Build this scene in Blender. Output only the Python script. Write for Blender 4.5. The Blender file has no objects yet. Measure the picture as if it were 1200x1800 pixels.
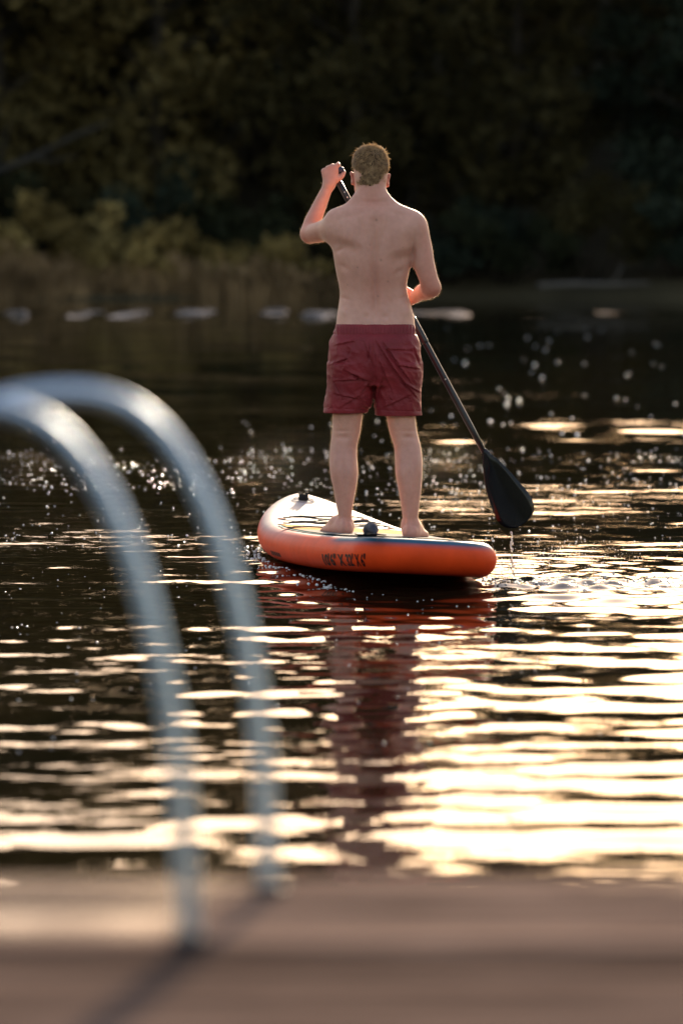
import bpy, bmesh, math, random
import numpy as np
from mathutils import Vector, Matrix, noise
from mathutils.bvhtree import BVHTree

random.seed(7)
rng = np.random.default_rng(7)
SC = bpy.context.scene
COL = SC.collection
R = math.radians

# ------------------------------------------------------------------ camera
F = 6750.0            # focal length in photo pixels (135 mm lens, 1200x1800)
H = 1.41              # camera height above the water
YH = 455.0            # photo row of the horizon
TILT = math.atan((900 - YH) / F)
cam = bpy.data.cameras.new('camera')
cam_o = bpy.data.objects.new('camera', cam)
COL.objects.link(cam_o)
cam_o.location = (0, 0, H)
cam_o.rotation_euler = (math.pi / 2 - TILT, 0, 0)
cam.sensor_width = 36
cam.lens = 135
cam.clip_start = 0.1
cam.clip_end = 3000
cam.dof.use_dof = True
cam.dof.focus_distance = 17.45
cam.dof.aperture_fstop = 2.35
SC.camera = cam_o

# ------------------------------------------------------------------ sky, sun, exposure
SUN_EL, SUN_AZ = 13.0, 9.0        # degrees; azimuth to the right of the view direction
world = bpy.data.worlds.new('World')
SC.world = world
world.use_nodes = True
wn = world.node_tree
bg = wn.nodes['Background']
sky = wn.nodes.new('ShaderNodeTexSky')
sky.sky_type = 'NISHITA'
sky.sun_disc = False
sky.sun_elevation = R(SUN_EL)
sky.sun_rotation = R(SUN_AZ)
sky.air_density = 1.2
sky.dust_density = 0.8
sky.ozone_density = 1.0
warm = wn.nodes.new('ShaderNodeMix'); warm.data_type = 'RGBA'; warm.blend_type = 'MULTIPLY'; warm.inputs[0].default_value = 1.0
warm.inputs[7].default_value = (1.10, 0.89, 0.80, 1)          # warm tint over the whole sky, like a white balance shift
wn.links.new(sky.outputs[0], warm.inputs[6])
wn.links.new(warm.outputs[2], bg.inputs[0])
bg.inputs[1].default_value = 0.11

sun = bpy.data.lights.new('sun', 'SUN')
sun.energy = 3.8
sun.angle = R(1.6)
sun.color = (1.0, 0.80, 0.56)
sun_o = bpy.data.objects.new('sun', sun)
COL.objects.link(sun_o)
_d = Vector((math.sin(R(SUN_AZ)) * math.cos(R(SUN_EL)), math.cos(R(SUN_AZ)) * math.cos(R(SUN_EL)), math.sin(R(SUN_EL))))
sun_o.rotation_euler = _d.to_track_quat('Z', 'Y').to_euler()
sun_o.location = (8, 40, 20)

SC.view_settings.view_transform = 'Standard'
SC.view_settings.look = 'None'
SC.view_settings.exposure = 1.9
SC.view_settings.gamma = 1
SC.view_settings.use_curve_mapping = False
SC.render.engine = 'CYCLES'
SC.cycles.max_bounces = 6
SC.cycles.diffuse_bounces = 3
SC.cycles.glossy_bounces = 4
SC.cycles.caustics_reflective = True
SC.cycles.blur_glossy = 0.6
SC.cycles.sample_clamp_indirect = 6.0
SC.cycles.caustics_refractive = False

# ------------------------------------------------------------------ helpers
_ca, _sa = math.cos(TILT), math.sin(TILT)
def ray(px, py):
    """direction in the world of a photo pixel, with y component 1"""
    u, v = (px - 600) / F, (900 - py) / F
    d = Vector((u, _ca + v * _sa, -_sa + v * _ca))
    return d / d.y
def W(px, py, D):
    """point on the pixel's ray at distance D along the ground"""
    return Vector((0, 0, H)) + ray(px, py) * D

def tag(o, label=None, cat=None, group=None, kind=None):
    if label: o['label'] = label
    if cat: o['category'] = cat
    if group: o['group'] = group
    if kind: o['kind'] = kind
    return o
def link(o, parent=None):
    COL.objects.link(o)
    if parent is not None: o.parent = parent
    return o
def empty(name, loc=(0, 0, 0), rz=0):
    o = bpy.data.objects.new(name, None)
    o.location = loc
    o.rotation_euler = (0, 0, rz)
    o.empty_display_size = 0.2
    return link(o)
def mesh_obj(name, V, Fc, mat, parent=None, smooth=True, loc=None):
    me = bpy.data.meshes.new(name)
    if isinstance(V, np.ndarray) and isinstance(Fc, np.ndarray):
        n, k = Fc.shape
        me.vertices.add(len(V)); me.vertices.foreach_set('co', V.astype(np.float32).ravel())
        me.loops.add(n * k); me.loops.foreach_set('vertex_index', Fc.astype(np.int32).ravel())
        me.polygons.add(n)
        me.polygons.foreach_set('loop_start', np.arange(0, n * k, k, dtype=np.int32))
        me.update(calc_edges=True)
    else:
        me.from_pydata([tuple(v) for v in V], [], [tuple(f) for f in Fc])
    me.polygons.foreach_set('use_smooth', [smooth] * len(me.polygons))
    me.update()
    if mat: me.materials.append(mat)
    o = bpy.data.objects.new(name, me)
    if loc is not None: o.location = loc
    return link(o, parent)
class MB:
    """collects simple shapes into one mesh"""
    def __init__(s): s.v = []; s.f = []
    def add(s, V, Fc):
        b = len(s.v); s.v += [Vector(v) for v in V]; s.f += [tuple(i + b for i in f) for f in Fc]; return s
    def box(s, c, size, rot=None):
        c = Vector(c); hx, hy, hz = [k / 2 for k in size]
        vs = [Vector((x, y, z)) for x in (-hx, hx) for y in (-hy, hy) for z in (-hz, hz)]
        if rot is not None: vs = [rot @ v for v in vs]
        return s.add([v + c for v in vs], [(0, 1, 3, 2), (4, 6, 7, 5), (0, 4, 5, 1), (2, 3, 7, 6), (0, 2, 6, 4), (1, 5, 7, 3)])
    def tube(s, pts, rad, n=10, cap=True):
        pts = [Vector(p) for p in pts]
        rad = rad if hasattr(rad, '__len__') else [rad] * len(pts)
        rings = []; up = None
        for i, p in enumerate(pts):
            t = (pts[min(i + 1, len(pts) - 1)] - pts[max(i - 1, 0)]).normalized()
            if up is None:
                up = t.orthogonal().normalized()
            else:
                up = (up - t * up.dot(t)).normalized()
            b = t.cross(up)
            rings.append([p + (up * math.cos(2 * math.pi * k / n) + b * math.sin(2 * math.pi * k / n)) * rad[i] for k in range(n)])
        V = [v for r_ in rings for v in r_]; Fc = []
        for i in range(len(pts) - 1):
            for k in range(n):
                k2 = (k + 1) % n
                Fc.append((i * n + k, i * n + k2, (i + 1) * n + k2, (i + 1) * n + k))
        if cap:
            Fc.append(tuple(range(n - 1, -1, -1))); Fc.append(tuple((len(pts) - 1) * n + k for k in range(n)))
        return s.add(V, Fc)
    def lathe(s, prof, n=16, mat=None):
        V = []; Fc = []
        for r_, z in prof:
            for k in range(n):
                a = 2 * math.pi * k / n
                V.append(Vector((r_ * math.cos(a), r_ * math.sin(a), z)))
        for i in range(len(prof) - 1):
            for k in range(n):
                k2 = (k + 1) % n
                Fc.append((i * n + k, i * n + k2, (i + 1) * n + k2, (i + 1) * n + k))
        Fc.append(tuple(range(n - 1, -1, -1))); Fc.append(tuple((len(prof) - 1) * n + k for k in range(n)))
        if mat is not None: V = [mat @ v for v in V]
        return s.add(V, Fc)
    def build(s, name, mat, parent=None, smooth=False, loc=None):
        return mesh_obj(name, s.v, s.f, mat, parent, smooth, loc)

def newmat(name):
    m = bpy.data.materials.new(name)
    m.use_nodes = True
    nt = m.node_tree
    return m, nt, nt.nodes['Principled BSDF']
def nd(nt, t, **kw):
    n = nt.nodes.new(t)
    for k, v in kw.items():
        if isinstance(k, str) and hasattr(n, k) and k not in n.inputs: setattr(n, k, v)
        else: n.inputs[k].default_value = v
    return n
def simple(name, col, rough=0.5, metal=0.0, spec=0.5, var=0.0, scale=8.0, bump=0.0, bscale=40.0, **kw):
    m, nt, b = newmat(name)
    b.inputs['Roughness'].default_value = rough
    b.inputs['Metallic'].default_value = metal
    b.inputs['Specular IOR Level'].default_value = spec
    for k, v in kw.items(): b.inputs[k.replace('_', ' ')].default_value = v
    c = (*col, 1)
    b.inputs['Base Color'].default_value = c
    tc = nt.nodes.new('ShaderNodeTexCoord')
    if var > 0:
        n = nd(nt, 'ShaderNodeTexNoise'); n.inputs['Scale'].default_value = scale; n.inputs['Detail'].default_value = 5
        nt.links.new(tc.outputs['Object'], n.inputs['Vector'])
        mx = nt.nodes.new('ShaderNodeMix'); mx.data_type = 'RGBA'
        mx.inputs[6].default_value = tuple(k * (1 - var) for k in col) + (1,)
        mx.inputs[7].default_value = tuple(min(1, k * (1 + var)) for k in col) + (1,)
        nt.links.new(n.outputs['Fac'], mx.inputs[0]); nt.links.new(mx.outputs[2], b.inputs['Base Color'])
    if bump > 0:
        n = nd(nt, 'ShaderNodeTexNoise'); n.inputs['Scale'].default_value = bscale; n.inputs['Detail'].default_value = 4
        nt.links.new(tc.outputs['Object'], n.inputs['Vector'])
        bp = nt.nodes.new('ShaderNodeBump'); bp.inputs['Strength'].default_value = bump; bp.inputs['Distance'].default_value = 0.01
        nt.links.new(n.outputs['Fac'], bp.inputs['Height']); nt.links.new(bp.outputs[0], b.inputs['Normal'])
    return m

# ================================================================== SETTING
# ------------------------------------------------------------------ water
BOARD_Q = (0.0756, 17.758, 0.1939, -0.0283, 0.0636, -0.0096)     # x, y, yaw, pitch, roll, z

def sstep(a, b, x):
    t = np.clip((x - a) / (b - a), 0, 1)
    return t * t * (3 - 2 * t)
def value_noise(x, y, seed):
    """smooth 2d noise 0..1 from a hashed lattice"""
    xi, yi = np.floor(x).astype(np.int64), np.floor(y).astype(np.int64)
    fx, fy = x - xi, y - yi
    fx = fx * fx * (3 - 2 * fx); fy = fy * fy * (3 - 2 * fy)
    def h(i, j):
        n = (i * 374761393 + j * 668265263 + seed * 974711) & 0x7fffffff
        n = ((n ^ (n >> 13)) * 1274126177) & 0x7fffffff
        return ((n ^ (n >> 16)) & 0xffff) / 65535.0
    return (h(xi, yi) * (1 - fx) + h(xi + 1, yi) * fx) * (1 - fy) + (h(xi, yi + 1) * (1 - fx) + h(xi + 1, yi + 1) * fx) * fy

def wave_field(X, Y):
    r = np.random.default_rng(11)
    Z = np.zeros_like(X)
    # swell: long gentle waves rolling towards the dock
    def pack(n, l0, l1, spread, slope, seed):
        rr = np.random.default_rng(seed)
        z = np.zeros_like(X)
        for i in range(n):
            lam = l0 * (l1 / l0) ** rr.random()
            a = rr.normal(0, spread)
            k = 2 * math.pi / lam
            ph = rr.random() * 6.283
            s = slope * math.sqrt(2.0 / n)
            z += (s / k) * np.sin(k * (X * math.sin(a) + Y * math.cos(a)) + ph)
        return z
    patch = 0.35 + 1.25 * value_noise(X * 0.55 + 3.1, Y * 0.28 + 1.7, 3)
    near = 1 - sstep(12.0, 34.0, Y)
    fade = 1 - sstep(34, 60, Y)
    env = (0.30 + 0.70 * near) * fade * patch * (0.64 + 0.46 * sstep(-0.9, 1.2, X * 12.0 / np.maximum(Y, 6)))
    calm = 1 - 0.45 * sstep(10.5, 8.6, Y)          # sheltered water along the dock
    Z += pack(60, 0.24, 0.62, 0.34, 0.036, 5) * env * calm
    Z += pack(24, 0.9, 2.4, 0.35, 0.012, 6) * env
    Z += pack(40, 0.12, 0.26, 0.60, 0.022, 8) * (1 - sstep(18, 30, Y)) * (0.2 + 1.4 * value_noise(X * 0.8, Y * 0.5, 9) ** 2)
    # breeze lanes further out: ripples only where the wind touches down
    lane = sstep(0.36, 0.75, value_noise(X * 0.22 + 9.2, Y * 0.22, 21)) * sstep(18, 24, Y) * fade * sstep(-3.0, 3.5, X)
    Z += pack(30, 0.36, 0.8, 0.36, 0.042, 22) * lane
    # hull ripples and the churned wake trailing from the tail
    bx, by, yaw = BOARD_Q[0], BOARD_Q[1], BOARD_Q[2]
    ax, ay = -math.sin(yaw), math.cos(yaw)
    t = np.clip((X - bx) * ax + (Y - by) * ay, -1.35, 1.2)
    dx, dy = X - (bx + ax * t), Y - (by + ay * t)
    dist = np.sqrt(dx * dx + dy * dy)
    ring = np.exp(-np.maximum(dist - 0.36, 0) / 0.55)
    Z += 0.0030 * ring * np.sin(2 * math.pi * dist / 0.19 + 1.5 * value_noise(X * 3, Y * 3, 31)) * (dist > 0.2)
    wk = np.exp(-((Y - (16.72 - 0.05 * (X - 0.6))) / (0.20 + 0.06 * np.maximum(X - 0.6, 0))) ** 2) * sstep(0.45, 0.75, X) * (1 - sstep(3.0, 7.0, X))
    Z += pack(40, 0.10, 0.24, 1.2, 0.34, 33) * wk
    wk2 = np.exp(-((Y - 16.2) / 0.8) ** 2) * sstep(-0.2, 0.9, X) * (1 - sstep(4, 8, X))
    Z += pack(40, 0.14, 0.38, 0.6, 0.085, 34) * wk2
    for cx, cy, am in ((0.78, 17.46, 0.0045), (1.15, 17.2, 0.003)):
        rr = np.hypot(X - cx, Y - cy)
        Z += am * np.exp(-rr / 0.5) * np.sin(2 * math.pi * rr / 0.16)
    # thin line of ripples far out, where the breeze ends
    line = np.exp(-((Y - (98.0 + 0.4 * np.sin(X * 0.25))) / 4.6) ** 4)
    seg = sstep(0.30, 0.55, value_noise(X * 1.7 + 5, Y * 0 + 2, 41)) * (1 - 0.6 * sstep(0.5, 4.5, X))
    Z += line * seg * pack(24, 0.60, 1.2, 0.35, 0.27, 44)
    return Z

def build_water():
    ys = [-260, -120, -50, -20, -6, 0, 3, 5, 6.0]
    y = 6.3
    while y < 400:
        ys.append(y)
        if 15.7 <= y < 18.2: d = 0.022
        elif y < 14: d = 0.030
        elif y < 32: d = 0.036
        elif y < 92.5: d = min(0.05 + (y - 32) * 0.03, 1.2)
        elif y < 103.5: d = 0.06
        else: d = min(0.3 + (y - 100) * 0.08, 20)
        y += d
    ys = np.array(ys + [520.0])
    tt = np.linspace(-1, 1, 321)
    ext = np.array([1.25, 1.8, 3.0, 6.0])
    hw = 1.25 + 0.125 * np.maximum(ys, 0)
    far = np.maximum(260 - hw, 10)
    t = np.concatenate([-ext[::-1], tt, ext])
    X = np.empty((len(ys), len(t) + 2))
    X[:, 1:-1] = hw[:, None] * t[None]
    X[:, 0] = -320; X[:, -1] = 320
    Y = np.repeat(ys[:, None], X.shape[1], 1)
    Z = wave_field(X, Y)
    edge = np.concatenate([[0], np.zeros(4), sstep(1.0, 0.93, np.abs(tt)), np.zeros(4), [0]])
    Z *= edge[None]
    Z[ys < 6.2] = 0
    nr, nc = X.shape
    V = np.stack([X, Y, Z], -1).reshape(-1, 3)
    i = np.arange((nr - 1) * nc).reshape(nr - 1, nc)[:, :-1].ravel()
    Fc = np.stack([i, i + 1, i + 1 + nc, i + nc], 1)
    m, nt, b = newmat('lake_water')
    b.inputs['Base Color'].default_value = (0.010, 0.0075, 0.0035, 1)
    b.inputs['Roughness'].default_value = 0.02
    b.inputs['IOR'].default_value = 1.333
    tc = nt.nodes.new('ShaderNodeNewGeometry')
    mp = nt.nodes.new('ShaderNodeMapping'); mp.inputs['Scale'].default_value = (5.0, 11.0, 1.0)
    nt.links.new(tc.outputs['Position'], mp.inputs[0])
    n1 = nd(nt, 'ShaderNodeTexNoise'); n1.inputs['Scale'].default_value = 1.0; n1.inputs['Detail'].default_value = 2.5
    nt.links.new(mp.outputs[0], n1.inputs['Vector'])
    n2 = nd(nt, 'ShaderNodeTexNoise'); n2.inputs['Scale'].default_value = 0.35; n2.inputs['Detail'].default_value = 2
    nt.links.new(tc.outputs['Position'], n2.inputs['Vector'])
    rp = nt.nodes.new('ShaderNodeMapRange'); rp.inputs[1].default_value = 0.45; rp.inputs[2].default_value = 0.7; rp.inputs[3].default_value = 0.05; rp.inputs[4].default_value = 1.0
    nt.links.new(n2.outputs['Fac'], rp.inputs[0])
    mu = nt.nodes.new('ShaderNodeMath'); mu.operation = 'MULTIPLY'
    nt.links.new(n1.outputs['Fac'], mu.inputs[0]); nt.links.new(rp.outputs[0], mu.inputs[1])
    bp = nt.nodes.new('ShaderNodeBump'); bp.inputs['Strength'].default_value = 1.0; bp.inputs['Distance'].default_value = 0.009
    nt.links.new(mu.outputs[0], bp.inputs['Height']); nt.links.new(bp.outputs[0], b.inputs['Normal'])
    o = mesh_obj('water', V, Fc, m)
    tag(o, 'dark rippled lake water reflecting trees and golden evening sky', 'lake', kind='structure')
    return o
water = build_water()

# ------------------------------------------------------------------ far bank (terrain)
SHORE = 136.0
def bank_z(x, y):
    d = y - SHORE - 1.2 * math.sin(x * 0.13) - 0.8 * math.sin(x * 0.31 + 1)
    if d < 0: return max(-1.2, d * 0.35)
    return 0.75 * (1 - math.exp(-d / 1.6)) + 0.03 * min(d, 60) + 15.0 * float(sstep(5.0, 42.0, np.float64(d))) + 0.35 * noise.noise(Vector((x * 0.2, y * 0.2, 0)))
def build_bank():
    xs = np.concatenate([np.linspace(-320, -50, 16), np.linspace(-45, 45, 91), np.linspace(50, 320, 16)])
    ys = np.concatenate([np.linspace(131, 142, 34), np.linspace(143, 200, 30), np.linspace(210, 420, 8)])
    V = [(x, y, bank_z(x, y)) for y in ys for x in xs]
    nc = len(xs)
    Fc = [(j * nc + i, j * nc + i + 1, (j + 1) * nc + i + 1, (j + 1) * nc + i) for j in range(len(ys) - 1) for i in range(nc - 1)]
    m = simple('bank_soil', (0.045, 0.038, 0.022), 0.95, var=0.5, scale=0.6, bump=0.6, bscale=4, spec=0.1)
    o = mesh_obj('far_bank', V, Fc, m)
    tag(o, 'dark overgrown bank rising behind the lake', 'bank', kind='structure')
build_bank()

def build_added_bank():  # unseen hill added behind the camera to darken the handrail reflections
    xs = np.concatenate([np.linspace(-320, -60, 10), np.linspace(-50, 50, 41), np.linspace(60, 320, 10)]); ys = np.concatenate([np.linspace(-14, -60, 32), np.linspace(-70, -260, 8)])
    V = []
    for y in ys:
        for x in xs:
            d = -16 - y + 1.5 * math.sin(x * 0.1)
            V.append((x, y, -0.8 if d < 0 else -0.8 + 1.6 * min(1, d / 2) + 12.5 * float(sstep(6.0, 40.0, np.float64(d))) + 0.5 * noise.noise(Vector((x * 0.15, y * 0.15, 4)))))
    nc = len(xs)
    Fc = [(j * nc + i, (j + 1) * nc + i, (j + 1) * nc + i + 1, j * nc + i + 1) for j in range(len(ys) - 1) for i in range(nc - 1)]
    o = mesh_obj('added_near_bank', V, Fc, simple('added_bank_grass', (0.05, 0.055, 0.025), 0.95, var=0.5, scale=0.5, bump=0.6, bscale=5, spec=0.1))
    tag(o, 'unseen grassy slope added behind the dock to darken reflections in the handrails', 'bank', kind='structure')
build_added_bank()

# ------------------------------------------------------------------ trees
def leaf_mat(name, col, trans=0.12, var=0.45):
    m, nt, b = newmat(name)
    out = nt.nodes['Material Output']
    nt.nodes.remove(b)
    geo = nt.nodes.new('ShaderNodeNewGeometry')
    n = nd(nt, 'ShaderNodeTexNoise'); n.inputs['Scale'].default_value = 0.45; n.inputs['Detail'].default_value = 3
    nt.links.new(geo.outputs['Position'], n.inputs['Vector'])
    mx = nt.nodes.new('ShaderNodeMix'); mx.data_type = 'RGBA'
    mx.inputs[6].default_value = tuple(k * (1 - var) for k in col) + (1,)
    mx.inputs[7].default_value = tuple(k * (1 + var) for k in col) + (1,)
    rp = nt.nodes.new('ShaderNodeMapRange'); rp.inputs[1].default_value = 0.35; rp.inputs[2].default_value = 0.65
    nt.links.new(n.outputs['Fac'], rp.inputs[0]); nt.links.new(rp.outputs[0], mx.inputs[0])
    df = nt.nodes.new('ShaderNodeBsdfDiffuse'); tr = nt.nodes.new('ShaderNodeBsdfTranslucent')
    nt.links.new(mx.outputs[2], df.inputs[0]); nt.links.new(mx.outputs[2], tr.inputs[0])
    ms = nt.nodes.new('ShaderNodeMixShader'); ms.inputs[0].default_value = trans
    nt.links.new(df.outputs[0], ms.inputs[1]); nt.links.new(tr.outputs[0], ms.inputs[2])
    nt.links.new(ms.outputs[0], out.inputs['Surface'])
    return m
LEAF = [leaf_mat('leaf_dark', (0.022, 0.026, 0.015)), leaf_mat('leaf_olive', (0.066, 0.053, 0.022)),
        leaf_mat('leaf_brown', (0.030, 0.026, 0.012)), leaf_mat('leaf_blue', (0.020, 0.027, 0.020))]
BARK = simple('bark', (0.022, 0.019, 0.016), 0.9, var=0.4, scale=3, bump=0.5, bscale=10, spec=0.1)

def leaves(centres, radii, per, size, r):
    """quads of leaf-clump size scattered in each lobe, denser towards its skin"""
    P = []
    for c, q in zip(centres, radii):
        d = r.normal(size=(per, 3)); d /= np.linalg.norm(d, axis=1)[:, None]
        rad = r.random(per) ** 0.45
        bump = 1 + 0.25 * np.sin(d[:, 0] * 5 + c[0]) * np.cos(d[:, 2] * 4 + c[1])
        P.append(np.array(c) + d * np.array(q) * (rad * bump)[:, None])
    P = np.concatenate(P); n = len(P)
    a = r.normal(size=(n, 3)); a /= np.linalg.norm(a, axis=1)[:, None]
    b = np.cross(a, r.normal(size=(n, 3))); b /= np.linalg.norm(b, axis=1)[:, None]
    s = size * (0.5 + r.random(n))[:, None]
    V = np.stack([P - a * s, P + b * s * 0.55, P + a * s, P - b * s * 0.55], 1).reshape(-1, 3)
    Fc = np.arange(4 * n).reshape(-1, 4)
    return V, Fc
def make_tree(height, width, seed, mat, low=0.12):
    r = np.random.default_rng(seed)
    root = bpy.data.objects.new('tree', None)
    tr = MB()
    lean = r.normal(0, 0.02, 2)
    pts = [(lean[0] * height * t + 0.25 * math.sin(t * 5 + seed), lean[1] * height * t, height * 0.9 * t - 0.5) for t in np.linspace(0, 1, 9)]
    tr.tube(pts, [0.02 * height * (1 - 0.9 * t) + 0.03 for t in np.linspace(0, 1, 9)], 8)
    cs, qs = [], []
    nl = 30
    for i in range(nl):
        t = low + (1 - low) * (i + r.random()) / nl
        env = width * 0.5 * (0.55 + 0.45 * math.sin(math.pi * min(1, 0.12 + t * 0.85)) ** 0.7) * (1.0 if t < 0.75 else max(0.25, (1.05 - t) / 0.30))
        a = i * 2.4 + r.random()
        rr = env * (0.35 + 0.65 * r.random())
        p0 = Vector(pts[min(8, int(t * 8))]); p0.z = t * height * 0.8
        c = Vector((p0.x + math.cos(a) * rr, p0.y + math.sin(a) * rr, t * height * 0.95 + r.normal(0, 0.3)))
        q = height * (0.055 + 0.045 * r.random())
        cs.append(tuple(c)); qs.append((q * 1.25, q * 1.25, q * 0.85))
        mid = p0.lerp(c, 0.5) + Vector((0, 0, 0.3))
        tr.tube([p0, mid, c], [0.006 * height * (1.1 - t) + 0.03, 0.004 * height * (1.1 - t) + 0.02, 0.012], 5)
    tm = tr.build('trunk', BARK, None, True); COL.objects.unlink(tm); tm.parent = root
    V, Fc = leaves(cs, qs, 330, 0.21 * height / 22, r)
    cm = mesh_obj('crown', V, Fc, mat, None, False); COL.objects.unlink(cm); cm.parent = root
    return root, [tm, cm]
protos = [make_tree(22, 9.5, 3, LEAF[0]), make_tree(22, 8.0, 14, LEAF[2]), make_tree(22, 10.5, 25, LEAF[3]), make_tree(22, 9.0, 36, LEAF[1], 0.06)]
def place_tree(k, loc, sc, rz, label, group='trees on the far bank'):
    root, parts = protos[k]
    o = root.copy(); COL.objects.link(o)
    o.location = loc; o.scale = (sc, sc, sc); o.rotation_euler = (0, 0, rz)
    for p in parts:
        c = p.copy(); COL.objects.link(c); c.parent = o
    tag(o, label, 'tree', group)
    return o
def skyline(x):
    return min(40.0, max(20.0, 27.8 - 0.34 * x))
TLAB = {0: 'dense dark green tree standing on the far bank', 1: 'brownish dark tree standing on the far bank',
        2: 'broad bluish dark tree standing on the far bank', 3: 'olive yellow tree standing on the far bank behind the reeds'}
row_x = np.arange(-46, 47, 6.6)
for j, (dy, off) in enumerate(((6.0, 0.0), (15.0, 3.1), (27.0, 1.2))):
    for i, x in enumerate(row_x):
        xx = x + off + rng.normal(0, 0.7); yy = SHORE + dy + rng.normal(0, 1.2)
        z = bank_z(xx, yy)
        k = int(rng.choice([0, 0, 1, 2]))
        if j == 0 and -15 < xx < -6: k = 3
        h = (skyline(xx * SHORE / yy) * (yy / 150.0) - z) * (0.78, 0.98, 0.92)[j] * (0.93 + 0.12 * rng.random())
        place_tree(k, (xx, yy, z - 0.2), h / 22, rng.random() * 6.28, TLAB[k])

def make_shrub(loc, w, h, seed, mat, label, group):
    r = np.random.default_rng(seed)
    root = empty('shrub', loc)
    st = MB(); cs, qs = [], []
    for i in range(9):
        a = i * 2.4; rr = w * 0.5 * math.sqrt(r.random()); z = h * (0.25 + 0.6 * r.random())
        c = (math.cos(a) * rr, math.sin(a) * rr, z)
        cs.append(c); qs.append((w * 0.2, w * 0.2, h * 0.22))
        st.tube([(0.1 * math.cos(a), 0.1 * math.sin(a), -0.2), (c[0] * 0.5, c[1] * 0.5, z * 0.6), c], [0.05, 0.03, 0.012], 5)
    st.build('stem', BARK, root, True)
    V, Fc = leaves(cs, qs, 230, 0.13, r)
    mesh_obj('foliage', V, Fc, mat, root, False)
    tag(root, label, 'shrub', group)
for i, x in enumerate(np.arange(-22, 24, 3.1)):
    xx = x + rng.normal(0, 0.5); yy = SHORE + 2.2 + rng.random() * 1.5
    make_shrub((xx, yy, bank_z(xx, yy)), 3.4 + rng.random() * 1.6, 2.4 + rng.random() * 2.2, 100 + i, LEAF[(0, 2, 3)[i % 3]],
               'low dark leafy shrub at the foot of the far trees', 'shrubs along the far bank')

TANLEAF = leaf_mat('leaf_tan', (0.165, 0.125, 0.050), 0.12, 0.5)
for i, (x, h, w, lab) in enumerate(((-17.5, 3.0, 3.6, 0), (-14.2, 3.3, 3.4, 0), (-11.4, 3.2, 3.2, 0), (-8.9, 3.1, 3.0, 0), (-6.6, 2.4, 2.6, 0), (-4.4, 1.7, 2.2, 1), (-2.2, 2.0, 2.4, 1), (-0.2, 1.5, 2.2, 1))):
    make_shrub((x, SHORE - 0.1 + 0.5 * (i % 2), bank_z(x, SHORE + 0.3) - 0.05), w, h, 300 + i, TANLEAF,
               ('tall rounded tan bush growing among the reeds', 'small rounded tan bush at the thin end of the reeds')[lab], 'tan bushes among the reeds')

# reeds along the left of the far shore: too many to count
def build_reeds():
    r = np.random.default_rng(5)
    n = 9000
    x = r.uniform(-22, 1.5, n); y = SHORE - 1.6 + 4.2 * r.random(n) + 0.6 * np.sin(x * 0.7)
    top = np.interp(x, [-22, -11, -8, -5, -1, 1.5], [2.1, 2.0, 1.8, 1.4, 1.2, 0.7])
    h = top * (0.45 + 0.6 * r.random(n)) * (0.55 + 0.75 * value_noise(x * 0.75, y * 0.3, 77))
    lx, ly = r.normal(0, 0.22, n) * h, r.normal(0, 0.16, n) * h
    w = 0.018 + 0.030 * r.random(n)
    a = r.random(n) * 3.14
    wx, wy = np.cos(a) * w, np.sin(a) * w
    z0 = np.full(n, -0.1)
    lev = []
    for t, ww in ((0, 1.0), (0.55, 0.9), (1.0, 0.25)):
        cx, cy, cz = x + lx * t * t, y + ly * t * t, z0 + h * t
        lev.append(np.stack([np.stack([cx - wx * ww, cy - wy * ww, cz], -1), np.stack([cx + wx * ww, cy + wy * ww, cz], -1)], 1))
    V = np.concatenate(lev, 1).reshape(-1, 3)
    b = np.arange(n)[:, None] * 6
    Fc = np.concatenate([b + np.array([0, 1, 3, 2]), b + np.array([2, 3, 5, 4])], 0)
    # feathery plumes
    k = r.choice(n, 2600, replace=False)
    tip = np.stack([x[k] + lx[k], y[k] + ly[k], z0[k] + h[k]], -1)
    V2, F2 = leaves(tip, [(0.10, 0.10, 0.20)] * len(k), 3, 0.13, r)
    Fc = np.concatenate([Fc, F2 + len(V)], 0); V = np.concatenate([V, V2])
    m = leaf_mat('reed_leaf', (0.19, 0.13, 0.072), 0.15, 0.6)
    tag(mesh_obj('reed_bed', V, Fc, m, None, False), 'tan and olive reeds growing along the far shore', 'reeds', kind='stuff')
build_reeds()

dead = empty('dead_tree', (-14.6, SHORE + 4.0, bank_z(-14.6, SHORE + 4.0)))
mb = MB(); mb.tube([(0, 0, -0.3), (0.6, -0.2, 2.0), (1.8, -0.6, 3.6), (3.6, -1.0, 4.3), (5.0, -1.2, 5.0), (6.3, -1.3, 5.5)], [0.20, 0.17, 0.13, 0.10, 0.08, 0.03], 9)
_dw = simple('dead_wood', (0.035, 0.034, 0.033), 0.85, var=0.4, scale=4, spec=0.1)
mb.build('trunk', _dw, dead, True)
for pts in (((3.4, -1.0, 4.25), (4.2, -1.3, 4.1), (5.2, -1.4, 4.3)), ((1.9, -0.6, 3.65), (2.4, -0.5, 4.6), (2.6, -0.4, 5.6))):
    mb = MB(); mb.tube(pts, [0.06, 0.04, 0.015], 6); mb.build('branch', _dw, dead, True)
tag(dead, 'pale bare dead tree leaning out above the reeds', 'dead tree')

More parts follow.
